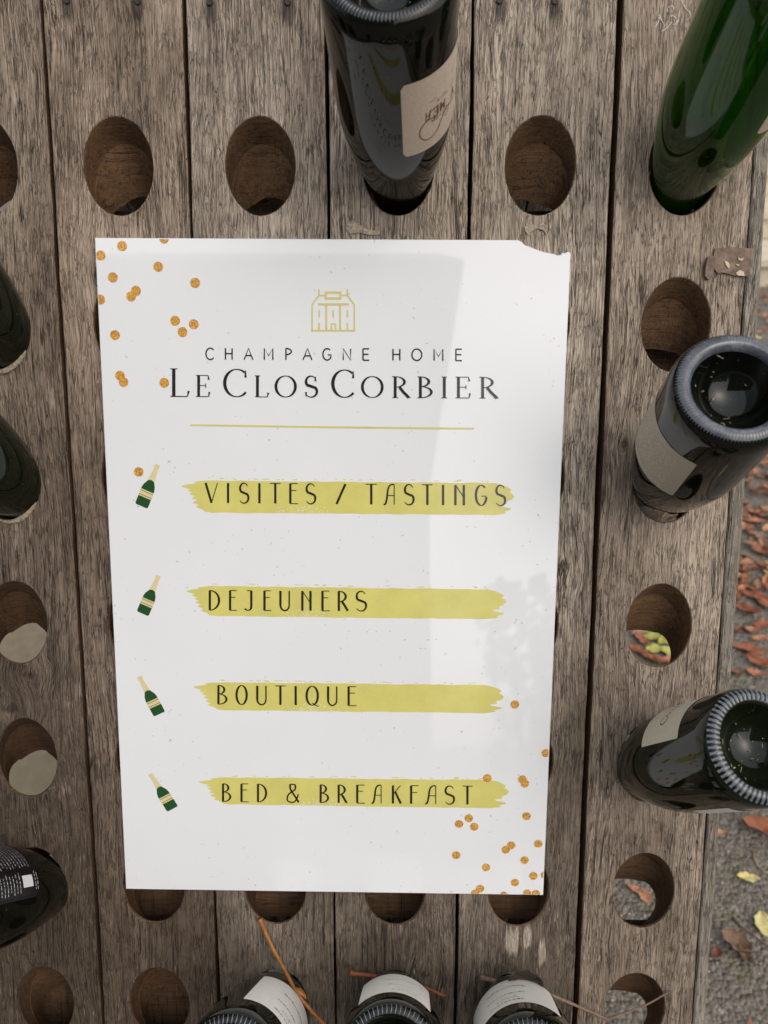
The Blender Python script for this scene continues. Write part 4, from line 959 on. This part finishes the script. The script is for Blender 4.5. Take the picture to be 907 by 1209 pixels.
# the carpet of leaves farther off
mb = MB()
def litter(n_, fx, big=1.0):
    for i in range(n_):
        x, y = fx()
        L_ = r8.uniform(.025, .062)*big; vs, fs = leaf_verts(L_, L_*r8.uniform(.3, .55), r8.uniform(.3, 2.2), r8.uniform(.2, 1.1), r8.randint(0, 999), 5, 2, twist=r8.uniform(-.8, .8))
        m4 = Matrix.Translation((x, y, 0.004+gz(x, y)+r8.uniform(0, .012))) @ Matrix.Rotation(r8.uniform(0, 6.28), 4, 'Z') @ Matrix.Rotation(r8.gauss(0, .35), 4, 'X')
        mb.add([m4 @ Vector(v_) for v_ in vs], fs, mi=(0 if r8.random() < .72 else (1 if r8.random() < .8 else 2)), tint=r8.random()**.8)
litter(2600, lambda: (r8.uniform(.78, 2.4), 1.0+abs(r8.gauss(0, .95))))
litter(700, lambda: (r8.uniform(1.2, 4.5), r8.uniform(1.8, 3.6)))
litter(150, lambda: (r8.uniform(-1.2, 2.6), r8.uniform(.35, 3.0)))
litter(40, lambda: (r8.uniform(.55, 2.2), r8.uniform(-.4, .6)), .7)
litter(50, lambda: (r8.uniform(.4, .75), r8.uniform(.6, 1.0)))
tag(mb.obj('leaf_litter', ['leaf_rust', 'leaf_brown', 'leaf_yellow'], None, True), 'scattered carpet of rust-brown autumn leaves over the asphalt behind the rack', 'leaf litter', None, 'stuff')
# loose grit on the asphalt
mb = MB()
for i in range(1500):
    x = r8.uniform(.3, 1.3); y = r8.uniform(-.25, 1.2); q = r8.uniform(.0012, .0038)*(1.6 if r8.random() < .06 else 1); z_ = gz(x, y)+q*.3
    vs = [(x+q*r8.uniform(.7, 1.2), y, z_), (x-q*r8.uniform(.7, 1.2), y, z_), (x, y+q*r8.uniform(.6, 1.1), z_), (x, y-q*r8.uniform(.6, 1.1), z_), (x, y, z_+q*r8.uniform(.4, .8)), (x, y, z_-q*.6)]
    mb.add(vs, [(0, 2, 4), (2, 1, 4), (1, 3, 4), (3, 0, 4), (2, 0, 5), (1, 2, 5), (3, 1, 5), (0, 3, 5)])
tag(mb.obj('loose_grit', 'pebble', None, True), 'pale loose grit strewn over the asphalt', 'gravel', None, 'stuff')
def ground_stem(label, pts, matn, rad):
    P = [on_ground(x, y, .006) for x, y in pts]; P = [Vector((p.x, p.y, gz(p.x, p.y)+.004)) for p in P]
    mb = MB(); mb.tube([p-P[0] for p in P], [rad*(1-.5*i/len(P)) for i in range(len(P))], 7); o = mb.obj('fallen_twig', matn, None, True); o.location = P[0]; tag(o, label, 'twig')
ground_stem('thin brown twig lying on the mossy asphalt', [(866, 1080), (876, 1090), (888, 1099), (899, 1108), (912, 1116)], 'stem_grey', .0022)
ground_stem('pale curved leaf stem on the asphalt above the yellow leaf', [(890, 1002), (891, 1010), (895, 1020), (902, 1027), (910, 1031)], 'straw', .0016)
ground_stem('short straw fragment on the asphalt close to the rack edge', [(843, 1084), (850, 1083.5), (858, 1083)], 'straw', .0011)

mb = MB(); mb.box((-.42, -.45, -.03), (.42, .45, .02)); o = mb.obj('stone_slab', 'worn_stone'); o.location = (-.90, .62, 0); tag(o, 'pale stone slab on the ground behind the left-hand plank', 'slab')
# pale stone steps of the neighbouring house, far right
def steps(x0, x1, y0):
    root = empty('stone_steps', Matrix.Translation((x0, y0, 0)), 'pale limestone steps beyond the leaf-strewn asphalt', 'steps')
    for i in range(3):
        mb = MB(); n_ = 1; mb.box((0, i*.42+.02, -.02 if i == 0 else i*.15+.001), (x1-x0, (3)*.42, i*.15+.115)); mb.obj('riser', 'stone', root)
        mb = MB(); mb.box((-.03, i*.42-.01, i*.15+.116), (x1-x0+.03, i*.42+.43, i*.15+.150)); mb.obj('tread', 'stone', root)
steps(1.2, 6.5, 3.6)

# ================================================================ SURROUNDINGS THE GLASS AND THE SIGN REFLECT
def house(loc, x0, x1, depth, hgt, label):
    root = empty('house', Matrix.Translation(loc), label, 'house')
    wx = [(x1-1.9-i*2.3, x1-0.9-i*2.3) for i in range(int((x1-x0-1.2)/2.3))]
    # front wall as piers, spandrels and lintels round real openings
    mb = MB(); lev = [(0.9, 2.2), (3.4, 4.6)]
    mb.box((x0, -depth, -0.02), (x1, -0.3, hgt))
    xs_ = sorted([x0, x1]+[q for p in wx for q in p])
    for i in range(0, len(xs_), 2): mb.box((xs_[i], -0.299, -0.02), (xs_[i+1], 0, hgt))
    for a, b in wx:
        z0 = -0.02
        for l0, l1 in lev: mb.box((a, -0.299, z0), (b, -0.002, l0)); z0 = l1
        mb.box((a, -0.299, z0), (b, -0.002, hgt))
    mb.obj('wall', 'render', root)
    for a, b in wx:
        for l0, l1 in lev:
            mb = MB(); e = 0.06
            for q in (((a, -.2, l0), (a+e, -.12, l1)), ((b-e, -.2, l0), (b, -.12, l1)), ((a+e, -.2, l0), (b-e, -.12, l0+e)), ((a+e, -.2, l1-e), (b-e, -.12, l1)), (((a+b)/2-.03, -.2, l0+e), ((a+b)/2+.03, -.12, l1-e))): mb.box(*q)
            f = mb.obj('window', 'frame_white', root)
            mb = MB(); mb.box((a+e, -.19, l0+e), (b-e, -.17, l1-e)); mb.obj('pane', 'pane', f)
            mb = MB(); mb.box((a-.05, -.1, l0-.07), (b+.05, .06, l0-.002)); mb.obj('sill', 'stone', f)
    mb = MB(); e = .35
    vs = [(x0-e, e, hgt), (x1+e, e, hgt), (x1+e, -depth-e, hgt), (x0-e, -depth-e, hgt), (x0-e, -depth/2, hgt+2.4), (x1+e, -depth/2, hgt+2.4)]
    mb.add(vs, [(0, 1, 5, 4), (2, 3, 4, 5), (1, 2, 5), (3, 0, 4), (3, 2, 1, 0)]); mb.obj('roof', 'slate', root)
house((0, -6.2, 0), -11.5, 0.35, 6.0, 5.2, 'grey rendered house with slate roof facing the rack')
def hedge(x0, x1, y0, y1, hgt, n_, label):
    root = empty('hedge', Matrix.Translation(((x0+x1)/2, (y0+y1)/2, 0)), label, 'hedge')
    mb = MB(); r = random.Random(3)
    hx, hy = (x1-x0)/2, (y1-y0)/2
    for i in range(n_):
        x = r.uniform(-hx, hx); y = r.uniform(-hy, hy); z_ = hgt*(1+.22*noise.noise(Vector((x*.9, y, 0))))*r.random()**.6
        if r.random() < .6: y = hy*(1-.25*r.random())+.15*noise.noise(Vector((x*2, z_*2, 4)))
        q = r.uniform(.04, .10); a = Vector((r.gauss(0, 1), r.gauss(0, 1), r.gauss(0, 1))).normalized(); b_ = a.orthogonal().normalized(); c_ = a.cross(b_); p = Vector((x, y, z_))
        mb.add([p+b_*q, p+c_*q*.5, p-b_*q, p-c_*q*.5], [(0, 1, 2, 3)])
    tag(mb.obj('foliage', 'hedge', root), kind='stuff')
    for i in range(int((x1-x0)/.8)):
        mb = MB(); x = -hx+.4+i*.8; mb.tube([(x, 0, -.05), (x+r.uniform(-.1, .1), 0, hgt*.4), (x+r.uniform(-.2, .2), 0, hgt*.8)], [.05, .035, .012], 6); mb.obj('stem', 'bark', root)
hedge(0.9, 9.0, -7.6, -6.4, 2.1, 9000, 'dense green hedge beside the grey house opposite the rack')
